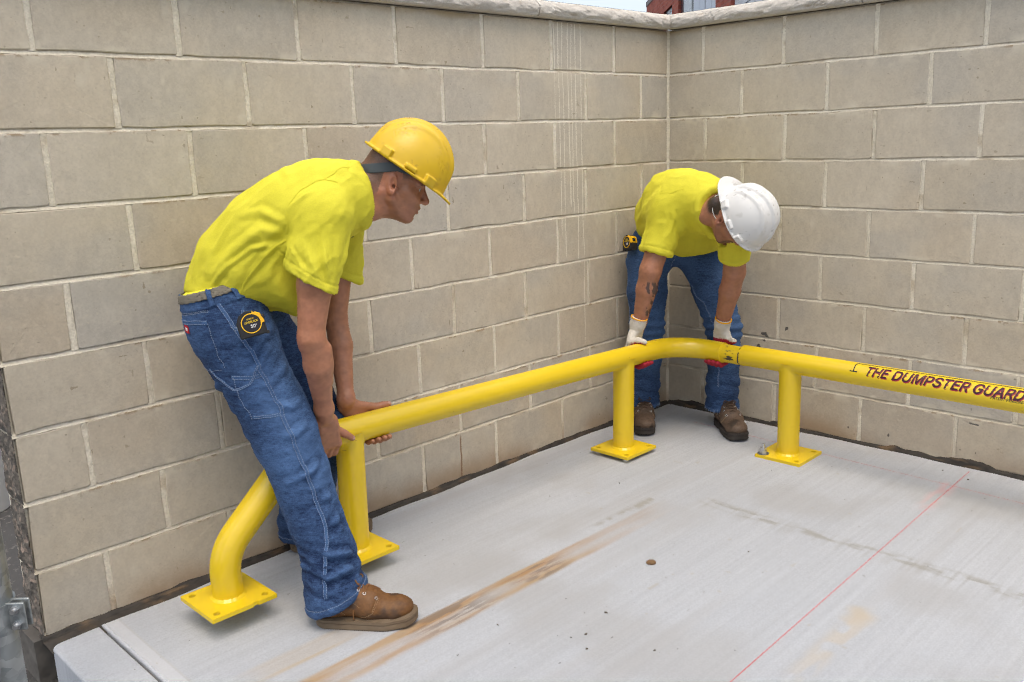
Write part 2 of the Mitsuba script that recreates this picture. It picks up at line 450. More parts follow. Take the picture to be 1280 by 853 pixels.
def wall(parent, length, second, nrow=9):
    """second: which rows start with a half block at the corner. Returns the joints' places for the mortar."""
    r = np.random.default_rng(21 + second)
    heads = []
    for k in range(nrow):                       # k = 0 is the top course
        z0 = (nrow - 1 - k) * H
        half = (k % 2 == 1) != bool(second)
        cuts = [0.0] + [B * (i + (.5 if half else 1)) + r.normal(0, .005) for i in range(int(length / B) + 2)]
        cuts = [c for c in cuts if c < length - .09] + [length]
        for i, (a, b) in enumerate(zip(cuts[:-1], cuts[1:])):
            Vv, F = block(b - a, H, 1000 * second + 31 * k + i)
            t = r.random()
            if second == 2:                    # the far side wall, facing back
                W = np.c_[-3.04 + a + Vv[:, 0], -4.4 + Vv[:, 1], z0 + Vv[:, 2]]
            elif second:                       # along -y, facing -x
                W = np.c_[-Vv[:, 1], -(a + Vv[:, 0]), z0 + Vv[:, 2]]
                F = F[:, ::-1]
            else:                              # along -x, facing -y
                W = np.c_[-(a + Vv[:, 0]), -Vv[:, 1], z0 + Vv[:, 2]]
            obj('block', (W, F), 'mat_block', parent, uv=np.tile([t, (0., 1., .48)[second]], (len(W), 1)))
        heads += [(c, z0) for c in (cuts[1:-1])]
    return heads


def mortar(heads, length, second, nrow=9):
    """Bed joints struck to a weathered slope, head joints tooled flat, each with an uneven face."""
    Vv, F = [], []

    def grid(P):                               # P (n, m, 3) in (along, out, z)
        n, m = P.shape[:2]
        b = sum(len(q) for q in Vv)
        Vv.append(P.reshape(-1, 3))
        idx = b + np.arange(n * m).reshape(n, m)
        F.append(np.stack([idx[:-1, :-1], idx[1:, :-1], idx[1:, 1:], idx[:-1, 1:]], -1).reshape(-1, 4))

    s = np.linspace(0, length, int(length / .012))
    nz = lambda x, y, sd: meshkit.fbm(np.stack([x, y + 0 * x, sd + 0 * x], -1), 3) - .5
    for k in range(nrow):
        z = k * H
        w = .0012 * 4 * nz(s * 30, z, 1.0)
        prof = [(-.0100, .0092), (-.0050, .0064), (-.0010 + 0, -.0022), (.0010, -.0062), (-.002, -.0084), (-.012, -.0098)]
        P = np.stack([np.stack([s, o + (.0028 * nz(s * 45, z + 3, 2.0 + j) if 0 < j < 5 else 0 * s), z + (0.004 if k == 0 else 0) + h + (w if 0 < j < 5 else 0 * s)], -1) for j, (o, h) in enumerate(prof)], 1)
        grid(P)
    for (a, z0) in heads:
        zz = np.linspace(z0 + .003, z0 + H - .003, 18)
        cols = [(-.012, -.0140), (-.0020, -.0100), (-.0004, -.0036), (-.0004, .0036), (-.0020, .0100), (-.012, .0140)]
        wv = .006 * nz(zz * 16, a * 3, 7.0)
        P = np.stack([np.stack([a + h + wv, o + (.0034 * nz(zz * 60, a + j, 9.0) if 0 < j < 5 else 0 * zz), zz], -1) for j, (o, h) in enumerate(cols)], 1)
        grid(P)
    Vv, F = np.vstack(Vv), np.vstack(F)
    if second == 2:
        return np.c_[-3.04 + Vv[:, 0], -4.4 + Vv[:, 1], Vv[:, 2]], F
    if second:
        return np.c_[-Vv[:, 1], -Vv[:, 0], Vv[:, 2]], F
    return np.c_[-Vv[:, 0], -Vv[:, 1], Vv[:, 2]], F


LL, LR = 3.040, 4.40
obj('mortar', mortar(wall(left, LL, 0), LL, 0), 'mat_mortar', left)
obj('mortar', mortar(wall(right, LR, 1), LR, 1), 'mat_mortar', right)
third = thing('block_wall', 'third concrete block wall of the yard, opposite the left wall and outside the photo', 'wall')
obj('mortar', mortar(wall(third, LL, 2), LL, 2), 'mat_mortar', third)
obj('core', bx(-LL + .004, .14, -4.4 - .145, -4.4 - .0112, -.3, 1.8288), 'mat_mortar', third)
obj('coping_stone', rbox(-LL - .03, .19, -4.4 - .19, -4.4 + .036, 1.832, 1.898, .006), 'mat_coping', third, smooth=40)
# the vertical joint in the corner
zc = np.linspace(0, 1.829, 120)
cw = meshkit.fbm(np.stack([zc * 25, zc * 0, zc * 0], -1), 3) - .5
cv = np.vstack([np.c_[-.013 + .004 * cw, 0 * zc + .002, zc], np.c_[-.008 + .003 * cw, -.006 + .004 * cw, zc], np.c_[.002 + 0 * zc, -.012 - .004 * cw, zc]])
n_ = len(zc)
cf = np.vstack([[[j * n_ + i, j * n_ + i + 1, (j + 1) * n_ + i + 1, (j + 1) * n_ + i] for i in range(n_ - 1)] for j in range(2)])
obj('corner_joint', (cv, cf), 'mat_mortar', left, smooth=True)
obj('core', bx(-LL + .004, .15, .011, .145, -.3, 1.829), 'mat_mortar', left)
obj('core', bx(.011, .145, -LR, .0105, -.3, 1.8285), 'mat_mortar', right)
obj('footing', cat([bx(-LL - .03, -.0, .0045, .16, -.3, -.004), ]), 'mat_foot', left)


def rough_panel(w, h, dv, seed, amp, nu, nv):
    """A rock-faced panel: local u across, v up, out = displacement falling to the edges."""
    u, v = np.meshgrid(np.linspace(0, 1, nu), np.linspace(0, 1, nv), indexing='ij')
    q = np.stack([u * w * 22 + seed, v * h * 22, 0 * u + seed], -1)
    edge = np.minimum(1, 9 * np.minimum(np.minimum(u, 1 - u) * w / max(h, .05), np.minimum(v, 1 - v)) * 1.0)
    d = (meshkit.fbm(q, 4, seed=int(seed)) - .25) * amp * np.maximum(edge, 0) + .35 * amp * (meshkit.fbm(q * 4, 2, seed=3) - .5)
    return u * w, v * h, d


for k in range(9):                             # the split faces that close the left end
    u, v, d = rough_panel(.125, H - .004, 0, 5.0 + k, .020, 22, 26)
    P = np.stack([-LL - d, u - .001, k * H + .002 + v], -1).reshape(-1, 3)
    idx = np.arange(22 * 26).reshape(22, 26)
    f = np.stack([idx[:-1, :-1], idx[:-1, 1:], idx[1:, 1:], idx[1:, :-1]], -1).reshape(-1, 4)
    obj('split_face', (P, f), 'mat_split', left, smooth=25)


def coping(L0, L1, second, seed):
    """One rock-faced coping stone over the wall: profile extruded along, its outer face broken."""
    ln = L1 - L0
    n = max(8, int(ln / .011))
    s = np.linspace(.003, ln - .003, n)
    zb, h, ov = 1.832, .066, .036
    k = 12
    Vv = []
    for i, a in enumerate(s):
        ring = [(-.19, zb), (0.0, zb), (ov - .004, zb + .001), (ov + .002, zb + .005)]
        for j in range(k):
            t = (j + .5) / k
            q = np.array([[(L0 + a) * 24 + seed, t * 2.2, seed]])
            dd = (meshkit.fbm(q, 4)[0] - .5) * .017 + (meshkit.fbm(q * 3.7, 2)[0] - .5) * .008
            ring.append((ov + .004 + .010 * math.sin(math.pi * t) - .016 * t * t + dd, zb + .008 + (h - .012) * t))
        tn = .003 * (meshkit.fbm(np.array([[(L0 + a) * 20, 3.3, seed]]), 3)[0] - .5)
        ring += [(ov - .02, zb + h + tn), (-.19, zb + h)]
        Vv += [(L0 + a, o, z) for o, z in ring]
    m = k + 6
    F = []
    for i in range(n - 1):
        for j in range(m):
            jj = (j + 1) % m
            F.append([i * m + j, i * m + jj, (i + 1) * m + jj, (i + 1) * m + j])
    Vv = np.array(Vv)
    tri = [[0, j + 1, j] for j in range(1, m - 1)] + [[(n - 1) * m, (n - 1) * m + j, (n - 1) * m + j + 1] for j in range(1, m - 1)]
    F = np.vstack([np.vstack([np.array(F)[:, [0, 1, 2]], np.array(F)[:, [0, 2, 3]]]), tri])
    if second:
        return np.c_[-Vv[:, 1], -Vv[:, 0], Vv[:, 2]], F[:, ::-1]
    return np.c_[-Vv[:, 0], -Vv[:, 1], Vv[:, 2]], F


cl = [.0, .93, 1.84, 2.45, 3.07]
for i in range(4):
    vv, ff = coping(cl[i], cl[i + 1], 0, 3.0 + i)
    if i == 0:                                 # mitred at the corner
        vv[:, 0] = np.minimum(vv[:, 0], vv[:, 1] + .001)
        vv[:, 0] = np.where((vv[:, 0] > -.05) & (vv[:, 1] > -.06), vv[:, 1] + (vv[:, 0] > -.004) * .0, vv[:, 0]) if False else vv[:, 0]
    obj('coping_stone', (vv, ff), 'mat_coping', left, smooth=22)
cr = [.0, .96, 1.9, 2.85, 3.6, 4.40]
for i in range(5):
    vv, ff = coping(cr[i], cr[i + 1], 1, 13.0 + i)
    if i == 0:
        vv[:, 1] = np.minimum(vv[:, 1], vv[:, 0] - .001)
    obj('coping_stone', (vv, ff), 'mat_coping', right, smooth=22)
# ------------------------------------------------------------------ the brick building beyond the wall
def brick_color(p, n, uv):
    along = p.x * .72 + p.y * .69 + (p.y * .72 - p.x * .69)
    row = dr.floor(p.z / .072)
    fz = p.z / .072 - row
    u = along / .21 + .5 * (row - 2 * dr.floor(row / 2))
    fu = u - dr.floor(u)
    c = MIX((.20, .050, .038), (.29, .085, .060), CR(dr.floor(u), row))
    j = dr.maximum(SS(.86, .92, fz), SS(.955, .975, fu))
    return MIX(c, mi.Color3f(.20, .13, .11), j) * (.85 + .3 * N(p.x * 40, p.y * 40, p.z * 40))


bsdf('mat_brick', diffuse(brick_color, .9, .2))
bsdf('mat_pale', diffuse(lambda p, n, uv: MIX((.40, .42, .45), (.50, .52, .55), N(p.x * 9, p.y * 9, p.z * 9)), .8, .3))
bsdf('mat_panel', diffuse((.36, .40, .47), .45, .5))
bsdf('mat_dark', diffuse((.02, .022, .026), .3, .5))
bsdf('mat_pane', {'type': 'twosided', 'bsdf': {'type': 'principled', 'base_color': {'type': 'rgb', 'value': (.02, .024, .03)}, 'roughness': .08, 'specular': .6}})
bsdf('mat_roof', diffuse((.16, .15, .15), .8, .3))
hall = thing('brick_building', 'red brick building with grey panels, beyond the corner of the block wall', 'building')
EU, NU = V(.7193, .6947, 0), V(-.6947, .7193, 0)
OFF = 2.55
O0 = V(CAM[0], CAM[1], 0) - NU * OFF


def tat(px_az):                                # distance along the facade at an azimuth (degrees) seen from the yard
    return OFF / math.tan(math.radians(44.0 - px_az))


def fac(t0, t1, n0, n1, z0, z1):
    m = bx(t0, t1, n0, n1, z0, z1)
    m.apply_transform(frame(O0, EU, NU, V(0, 0, 1)))
    return m


ta, tb, tc, td, te, tf, tg, th = [tat(a) for a in (36.85, 35.85, 35.36, 35.0, 32.85, 31.95, 28.4, 24.0)]
top = 3.98
obj('wall', cat([fac(tb, ta, -4, 0, -.1, top), fac(tc, tb, -4, -.06, -.1, top), fac(tc - .02, tb + .02, -.059, .0, 3.55, top - .001), fac(td, tc, -4, -.001, -.1, top - .002),
                 fac(te, td, -4, -.07, -.1, top - .003), fac(te, td, -.069, -.002, 3.62, top - .004), fac(tf, te, -4, -.003, -.1, top - .005), fac(th, tf, -4, -.12, -.1, top - .006), fac(th, tg, -.119, -.003, -.1, top - .007),
                 fac(tg, tf, -.119, -.004, 3.5, top - .008)]), 'mat_brick', hall)
obj('roof', fac(th - .1, ta, -4.0, .012, top + .002, top + .10), 'mat_roof', hall)
w = obj('window', fac(tc + .01, tb - .01, -.0585, -.04, 1.2, 3.54), 'mat_dark', hall)
obj('pane', fac(tc + .08, tb - .08, -.0395, -.036, 1.3, 3.46), 'mat_pane', w)
w = obj('window', fac(te + (td - te) * .62, td - .01, -.0685, -.05, 1.2, 3.6), 'mat_dark', hall)
obj('pane', fac(te + (td - te) * .66, td - .35, -.0495, -.044, 1.3, 3.5), 'mat_pane', w)
obj('pane', fac(td - .28, td - .06, -.0495, -.043, 1.3, 3.5), 'mat_pane', w)
for i in range(4):
    a, b = te + (td - te) * (.155 * i), te + (td - te) * (.155 * (i + 1))
    obj('panel', fac(a + .02, b - .02, -.0685, -.045 - .004 * (i % 2), 1.2, 3.6), 'mat_panel', hall)
q = (tf - tg)
for r in range(6):
    for c in range(8):
        sh = .5 * (r % 2)
        a, b = tg + q * (c + sh) / 8.0, min(tg + q * (c + 1 + sh) / 8.0, tf)
        if b - a > .05:
            obj('infill_block', fac(a + .006, b - .006, -.118, -.05 + .004 * ((r * 3 + c) % 3), 2.2 + r * .21, 2.2 + (r + 1) * .21 - .012), 'mat_pale', hall)
obj('infill_back', fac(tg, tf, -.1185, -.085, 2.0, 3.49), 'mat_panel', hall)
# ------------------------------------------------------------------ yellow pipe guard, in two sections
def paint_color(p, n, uv):
    c = MIX((.60, .428, .009), (.64, .462, .012), N(p.x * 6, p.y * 6, p.z * 6))
    dirt = SS(.62, .82, FBM(p.x * 16, p.y * 16, p.z * 30, 4))
    c = MIX(c, mi.Color3f(.47, .31, .015), dirt * .15)
    return MIX(c, mi.Color3f(.30, .20, .04), dr.maximum(SS(.972, .985, N(p.x * 85, p.y * 85, p.z * 85)), SS(.80, .88, FBM(p.x * 36, p.y * 36, p.z * 70, 3)) * SS(.6, .7, N(p.x * 5, p.y * 5, p.z * 5))) * .7)


PAINT = {'type': 'principled', 'base_color': mikit.proc(paint_color), 'roughness': .30, 'specular': .5, 'clearcoat': .35, 'clearcoat_gloss': .93}
bsdf('mat_paint', {'type': 'twosided', 'bsdf': {'type': 'bumpmap', 'arbitrary': mikit.proc(lambda p, n, uv: N(p.x * 55, p.y * 55, p.z * 55) + .25 * N(p.x * 210, p.y * 210, p.z * 210)), 'scale': 2.2e-4, 'bsdf': PAINT}})
CHIPS = ((-.345, -.585, .02), (-.345, -.60, .0))


def sleeve_color(p, n, uv):
    ch = SS(.56, .62, FBM(p.x * 60, p.y * 30, p.z * 90, 3)) * SS(-.562, -.59, p.y) * SS(.45, .6, N(p.y * 30, p.z * 14, p.x * 9))
    ch = dr.maximum(ch, SS(.0045, .002, dr.abs(p.y + .640 + .006 * N(p.z * 90, 2))) * SS(.35, .6, N(p.z * 60, p.x * 60)))
    return MIX(paint_color(p, n, uv), mi.Color3f(.03, .028, .03), ch * .95)


bsdf('mat_sleeve', {'type': 'twosided', 'bsdf': {'type': 'principled', 'base_color': mikit.proc(sleeve_color), 'roughness': .34, 'specular': .5}})
bsdf('mat_steel', {'type': 'principled', 'base_color': {'type': 'rgb', 'value': (.55, .56, .58)}, 'metallic': .9, 'roughness': .32})
bsdf('mat_black', diffuse((.02, .019, .022), .5, .4))
bsdf('mat_maroon', diffuse((.30, .020, .040), .45, .4))
bsdf('mat_zinc', {'type': 'principled', 'base_color': {'type': 'rgb', 'value': (.22, .23, .25)}, 'metallic': .8, 'roughness': .4})
RP, RS, PL, PH = .0445, .0450, .2032, .0127


def man_tri(m):
    mm = m.to_mesh()
    return trimesh.Trimesh(mm.vert_properties[:, :3], mm.tri_verts, process=False)


def plate(cx, cy, z0, yaw=0.0, notch=False):
    """A square steel plate with four drilled holes and softened edges."""
    h = PL / 2
    sq = Polygon([(-h, -h), (h, -h), (h, h), (-h, h)]).buffer(-.003).buffer(.003)
    for sx in (-1, 1):
        for sy in (-1, 1):
            sq = sq.difference(Point(sx * .076, sy * .076).buffer(.0098, 12))
    if notch:
        sq = sq.difference(Polygon([(.020, -h - .01), (.045, -h - .01), (.040, -h + .007), (.028, -h + .006)]))
    lay = [extrude(sq, 0, PH - .0012), extrude(sq.buffer(-.0012), PH - .0012, PH)]
    m = cat(lay)
    m.apply_transform(trimesh.transformations.rotation_matrix(yaw, (0, 0, 1)))
    m.apply_translation((cx, cy, z0))
    return m


def weld(cx, cy, z, r0, seed):
    """The fillet weld between a post and its plate."""
    a = np.linspace(0, 2 * np.pi, 72, endpoint=False)
    w = 1 + .12 * np.sin(a * 17 + seed) + .1 * np.sin(a * 29)
    Vv = np.vstack([np.c_[cx + (r0 + .0085 * w) * np.cos(a), cy + (r0 + .0085 * w) * np.sin(a), 0 * a + z - .0005],
                    np.c_[cx + (r0 + .0045) * np.cos(a), cy + (r0 + .0045) * np.sin(a), z + .0035 * w],
                    np.c_[cx + (r0 - .001) * np.cos(a), cy + (r0 - .001) * np.sin(a), z + .0085 * w]])
    n = 72
    F = [[k * n + j, k * n + (j + 1) % n, (k + 1) * n + (j + 1) % n, (k + 1) * n + j] for k in range(2) for j in range(n)]
    return Vv, np.array(F)


def post(parent, x, y, z0, ztop, tilt=V(0, 0, 0), slope=0.0, axis='x'):
    """A post coped under the rail."""
    zz = np.linspace(z0 + PH, ztop, 3)
    key = obj('post', tube([V(x, y, z) + tilt * (z - z0) for z in zz], RS, 48), 'mat_paint', parent, smooth=50)
    obj('weld', weld(x, y, z0 + PH, RS, x * 40), 'mat_paint', key, smooth=True)
    # the coped joint under the rail
    a = np.linspace(0, 2 * np.pi, 96, endpoint=False)
    ring = []
    for (r, lift) in ((RS - .0005, -.012), (RS + .0022, -.004), (RS + .0052, .0015)):
        cx, cy = r * np.cos(a), r * np.sin(a)
        across, along = (cy, cx) if axis == 'x' else (cx, cy)
        dz = -np.sqrt(np.maximum(RP ** 2 - across ** 2, 0)) + along * slope
        P = np.c_[x + cx, y + cy, ztop + dz + lift] + np.outer(ztop - z0 + dz, tilt)
        ring.append(P)
    n = 96
    F = [[k * n + j, k * n + (j + 1) % n, (k + 1) * n + (j + 1) % n, (k + 1) * n + j] for k in range(2) for j in range(n)]
    obj('weld', (np.vstack(ring), np.array(F)), 'mat_paint', key, smooth=True)


# the section being carried: from the slanting end by the worker in the yellow hat round the bend to the sleeve
gl = thing('pipe_guard', 'yellow pipe guard section lifted by the two workers, with slanting end and bend', 'pipe guard')
ZL = lambda x: .4258 - .0263 * (x + .75)
yL = -.312
XR = -.35
xe = -2.6215
zp = lambda x: ZL(x) - .41
lead = [V(xe, yL, zp(xe) + PH), V(xe - .003, yL, zp(xe) + .145), V(xe + .282, yL, ZL(xe + .285) + .002), V(-.66, yL, ZL(-.66)), V(XR, yL, ZL(XR) - .002), V(XR, -.550, .4037)]
path = fillet(lead, [.15, .13, 9.0, .19], 14)
obj('rail', tube(densify(path, .05), RP, 64), 'mat_paint', gl, smooth=50)
obj('weld', weld(xe, yL, zp(xe) + PH, RP, 3.0), 'mat_paint', gl, smooth=True)
for (x, notch) in ((xe, True), (-2.1690, False), (-.7610, False)):
    obj('base_plate', plate(x, yL, zp(x), 0, notch), 'mat_paint', gl, smooth=30)
for x in (-2.1690, -.7610):
    post(gl, x, yL, zp(x), ZL(x), V(.02, 0, 0), -.0263)
a = np.linspace(0, 2 * np.pi, 64, endpoint=False)   # the end of the left rail shows its wall thickness
obj('rail_end', tube([V(XR, -.5495, .4037), V(XR, -.5515, .4036), V(XR, -.5535, .4036)], [RP, RP, RP - .002], 64), 'mat_paint', gl, smooth=30)

# the fixed section on the right
gr = thing('pipe_guard', 'yellow pipe guard section bolted to the slab, with maroon lettering on its rail', 'pipe guard')
ZR = lambda y: .4070 + .003 * (y + .8655)
y3 = -.8705
obj('rail', tube([V(XR, -.6485, ZR(-.6485)), V(XR, -.6510, ZR(-.651)), *[V(XR, y, ZR(y)) for y in np.linspace(-.70, -2.9, 18)]], [RP - .003, *[RP] * 19], 64), 'mat_paint', gr, smooth=50)
obj('sleeve', tube([V(XR, y, .4035 + (.4015 - .4035) * (-.55 - y) / .11) for y in (-.535, -.60, -.66)], RP - .0044, 64), 'mat_sleeve', gr, smooth=50)
for y in (y3, -2.45):
    obj('base_plate', plate(XR + .004, y, .0, .02), 'mat_paint', gr, smooth=30)
    post(gr, XR, y, 0, ZR(y), V(0, 0, 0), .003, 'y')
bp = V(XR + .004 - .077, y3 + .0745, PH)
an = obj('anchor_bolt', tube([bp, bp + V(0, 0, .042), bp + V(0, 0, .044)], [.0068, .0068, .0055], 20), 'mat_steel', gr, smooth=40)
obj('washer', tube([bp + V(0, 0, .0002), bp + V(0, 0, .003)], .0245, 32), 'mat_zinc', an, smooth=30)
obj('nut', extrude(Polygon([(.0160 * math.cos(t), .0160 * math.sin(t)) for t in np.arange(6) * math.pi / 3 + .3]), .0032, .0165).apply_translation(bp), 'mat_steel', an)
obj('nut', extrude(Polygon([(.0150 * math.cos(t), .0150 * math.sin(t)) for t in np.arange(6) * math.pi / 3 + .9]), .0175, .0270).apply_translation(bp), 'mat_steel', an)


def wrap(mesh, y0, ang0, lift):
    """Bends flat lettering (x along, y up) round the right-hand rail, reading towards -y on the side facing the yard."""
    m = mesh.copy()
    for _ in range(2):
        m = m.subdivide_to_size(.02)
    v = np.asarray(m.vertices)
    y = y0 - v[:, 0]
    th = ang0 + v[:, 1] / RP                   # 0 = horizontal towards the yard, up positive
    r = RP + lift + v[:, 2]
    m.vertices = np.c_[XR - r * np.cos(th), y, ZR(y) + r * np.sin(th)]
    return m


def italic(m, k=.28):
    m.vertices[:, 0] += k * m.vertices[:, 1]
    return m


def fit(txt, width, height, depth, k=.28):
    m = meshkit.text_mesh(txt, height, depth, bold=True)
    m.vertices[:, 0] *= width / (m.vertices[:, 0].max() - m.vertices[:, 0].min())
    return italic(m, k)


A0 = math.radians(14)
for word, y0, wd in (('THE', -1.197, .086), ('DUMPSTER', -1.302, .270), ('GUARD', -1.588, .165)):
    obj('lettering_shadow', wrap(fit(word, wd, .0385, .0002), y0 - .0028, A0 - .075, .0002), 'mat_maroon', gr)
    obj('lettering', wrap(fit(word, wd, .0385, .0003), y0, A0, .0005), 'mat_letter', gr)
scene['mat_letter'] = diffuse((.040, .005, .014), .45, .4)
obj('lettering', wrap(fit('PATENT PENDING', .105, .0095, .0003, .1), -1.655, A0 - .23, .0003), 'mat_black', gr)
# the little drawn guard over the words: foot, stem and a long line
ln = lambda pts, w: cat([extrude(Polygon(np.vstack([np.array(pts) + [[0, 0]], (np.array(pts) + np.array([[w[0], w[1]]] * len(pts)))[::-1]])), 0, .0004)])
mk = [extrude(sbox(0.000, 0, .030, .0042), 0, .0004), extrude(sbox(.0125, .0042, .0165, .032), 0, .0004)]
arcp = Point(.0265, .032).buffer(.014, 16).difference(Point(.0265, .032).buffer(.0100, 16)).intersection(sbox(0, .032, .0265, .06))
mk += [extrude(arcp, 0, .0004), extrude(sbox(.0265, .0422, .62, .0458), 0, .0004)]
obj('emblem', wrap(cat(mk), -1.142, math.radians(22), .0003), 'mat_black', gr)

# ------------------------------------------------------------------ galvanised gate post with its hinge, at the left edge
def galv(p, n, uv):
    f, s, w = VOR(p.z * 60, (p.x - p.y) * 60)
    return MIX((.22, .245, .26), (.36, .385, .40), w) * (.85 + .3 * N(p.x * 60, p.y * 60, p.z * 25))


bsdf('mat_galv', {'type': 'twosided', 'bsdf': {'type': 'principled', 'base_color': mikit.proc(galv), 'metallic': .75, 'roughness': .42, 'specular': .5}})
gp = thing('gate_post', 'galvanised round gate post with bolted hinge clamp at the left edge, beside the wall end', 'post')
GC = V(-3.2585, -.4300, 0)
obj('pipe', tube([GC + V(0, 0, -.2), GC + V(0, 0, .3), GC + V(0, 0, 1.75)], .0575, 48), 'mat_galv', gp, smooth=50)
obj('cap', tube([GC + V(0, 0, 1.75), GC + V(0, 0, 1.768), GC + V(0, 0, 1.79), GC + V(0, 0, 1.797)], [.061, .061, .045, .01], 48), 'mat_galv', gp, smooth=40)
RV = unit(V(.70, -.71, 0))                     # the clamp's ears stick out to the right of the view
TV = unit(V(-.71, -.70, 0))


def clamp(z):
    key = obj('hinge_clamp', tube([GC + V(0, 0, z - .032), GC + V(0, 0, z + .032)], .0625, 48), 'mat_galv', gp, smooth=50)
    for s in (-1, 1):
        e = rbox(.045, .098, -.004, .004, -.034, .034, .0035)
        e.apply_transform(frame(GC + TV * (.011 * s) + V(0, 0, z), RV, TV, V(0, 0, 1)))
        obj('ear', e, 'mat_galv', key, smooth=40)
    for dz in (-.019, .019):
        b = extrude(Polygon([(.0095 * math.cos(t), .0095 * math.sin(t)) for t in np.arange(6) * math.pi / 3 + .2]), .015, .023)
        c2 = trimesh.creation.cylinder(.0055, .062, sections=16)
        m = cat([b, c2])
        m.apply_transform(frame(GC + RV * .078 + V(0, 0, z + dz), RV, V(0, 0, 1), TV))
        obj('bolt', m, 'mat_steel', key, smooth=40)


clamp(.330)
clamp(1.35)
# ------------------------------------------------------------------ implicit surfaces for bodies, clothes, boots and helmets
# A shape is a list of operations (how, function of points, blend width, bound centre, bound radius); it is meshed by surface nets
# on the blocks of a grid that the surface passes through.
def rcone(a, b, ra, rb):
    a, b = np.asarray(a, float), np.asarray(b, float)
    ab = b - a
    L2 = max(ab @ ab, 1e-12)

    def fn(p):
        q = p - a
        t = np.clip(q @ ab / L2, 0, 1)
        return np.linalg.norm(q - t[..., None] * ab, axis=-1) - (ra + (rb - ra) * t)
    return fn, (a + b) / 2, np.linalg.norm(ab) / 2 + max(ra, rb)


def ecap(a, b, w, ra, wa, rb, wb):
    """A limb of elliptical section: half-thickness r, half-width along w."""
    a, b, w = np.asarray(a, float), np.asarray(b, float), unit(w)
    ab = b - a
    L2 = max(ab @ ab, 1e-12)

    def fn(p):
        q = p - a
        t = np.clip(q @ ab / L2, 0, 1)
        q = q - t[..., None] * ab
        qw = q @ w
        qr2 = np.maximum((q * q).sum(-1) - qw * qw, 0)
        r, ww = ra + (rb - ra) * t, wa + (wb - wa) * t
        k = np.sqrt(qr2 / r ** 2 + qw ** 2 / ww ** 2)
        g = np.sqrt(qr2 / r ** 4 + qw ** 2 / ww ** 4)
        return k * (k - 1) / np.maximum(g, 1e-6)
    return fn, (a + b) / 2, np.linalg.norm(ab) / 2 + max(ra, rb, wa, wb)


def ellip(c, axes, radii):
    c, A, r = np.asarray(c, float), np.asarray(axes, float), np.asarray(radii, float)

    def fn(p):
        q = (p - c) @ A.T
        k = np.linalg.norm(q / r, axis=-1)
        g = np.linalg.norm(q / r ** 2, axis=-1)
        return np.where(g > 1e-9, k * (k - 1) / np.maximum(g, 1e-9), -r.min())
    return fn, c, r.max()


def sleeve(pts, e, n):
    """A sleeve along a chain of (point, radius), cut off flat at its hem."""
    parts = [rcone(a, b, ra, rb) for (a, ra), (b, rb) in zip(pts[:-1], pts[1:])]

    def fn(p):
        d = parts[0][0](p)
        for q in parts[1:]:
            y = q[0](p)
            h = np.clip(.5 + .5 * (d - y) / .02, 0, 1)
            d = d + (y - d) * h - .02 * h * (1 - h)
        return np.maximum(d, (p - e) @ n)
    c = np.mean([q[0] for q in pts], 0)
    return fn, c, max(np.linalg.norm(q[0] - c) + q[1] for q in pts)


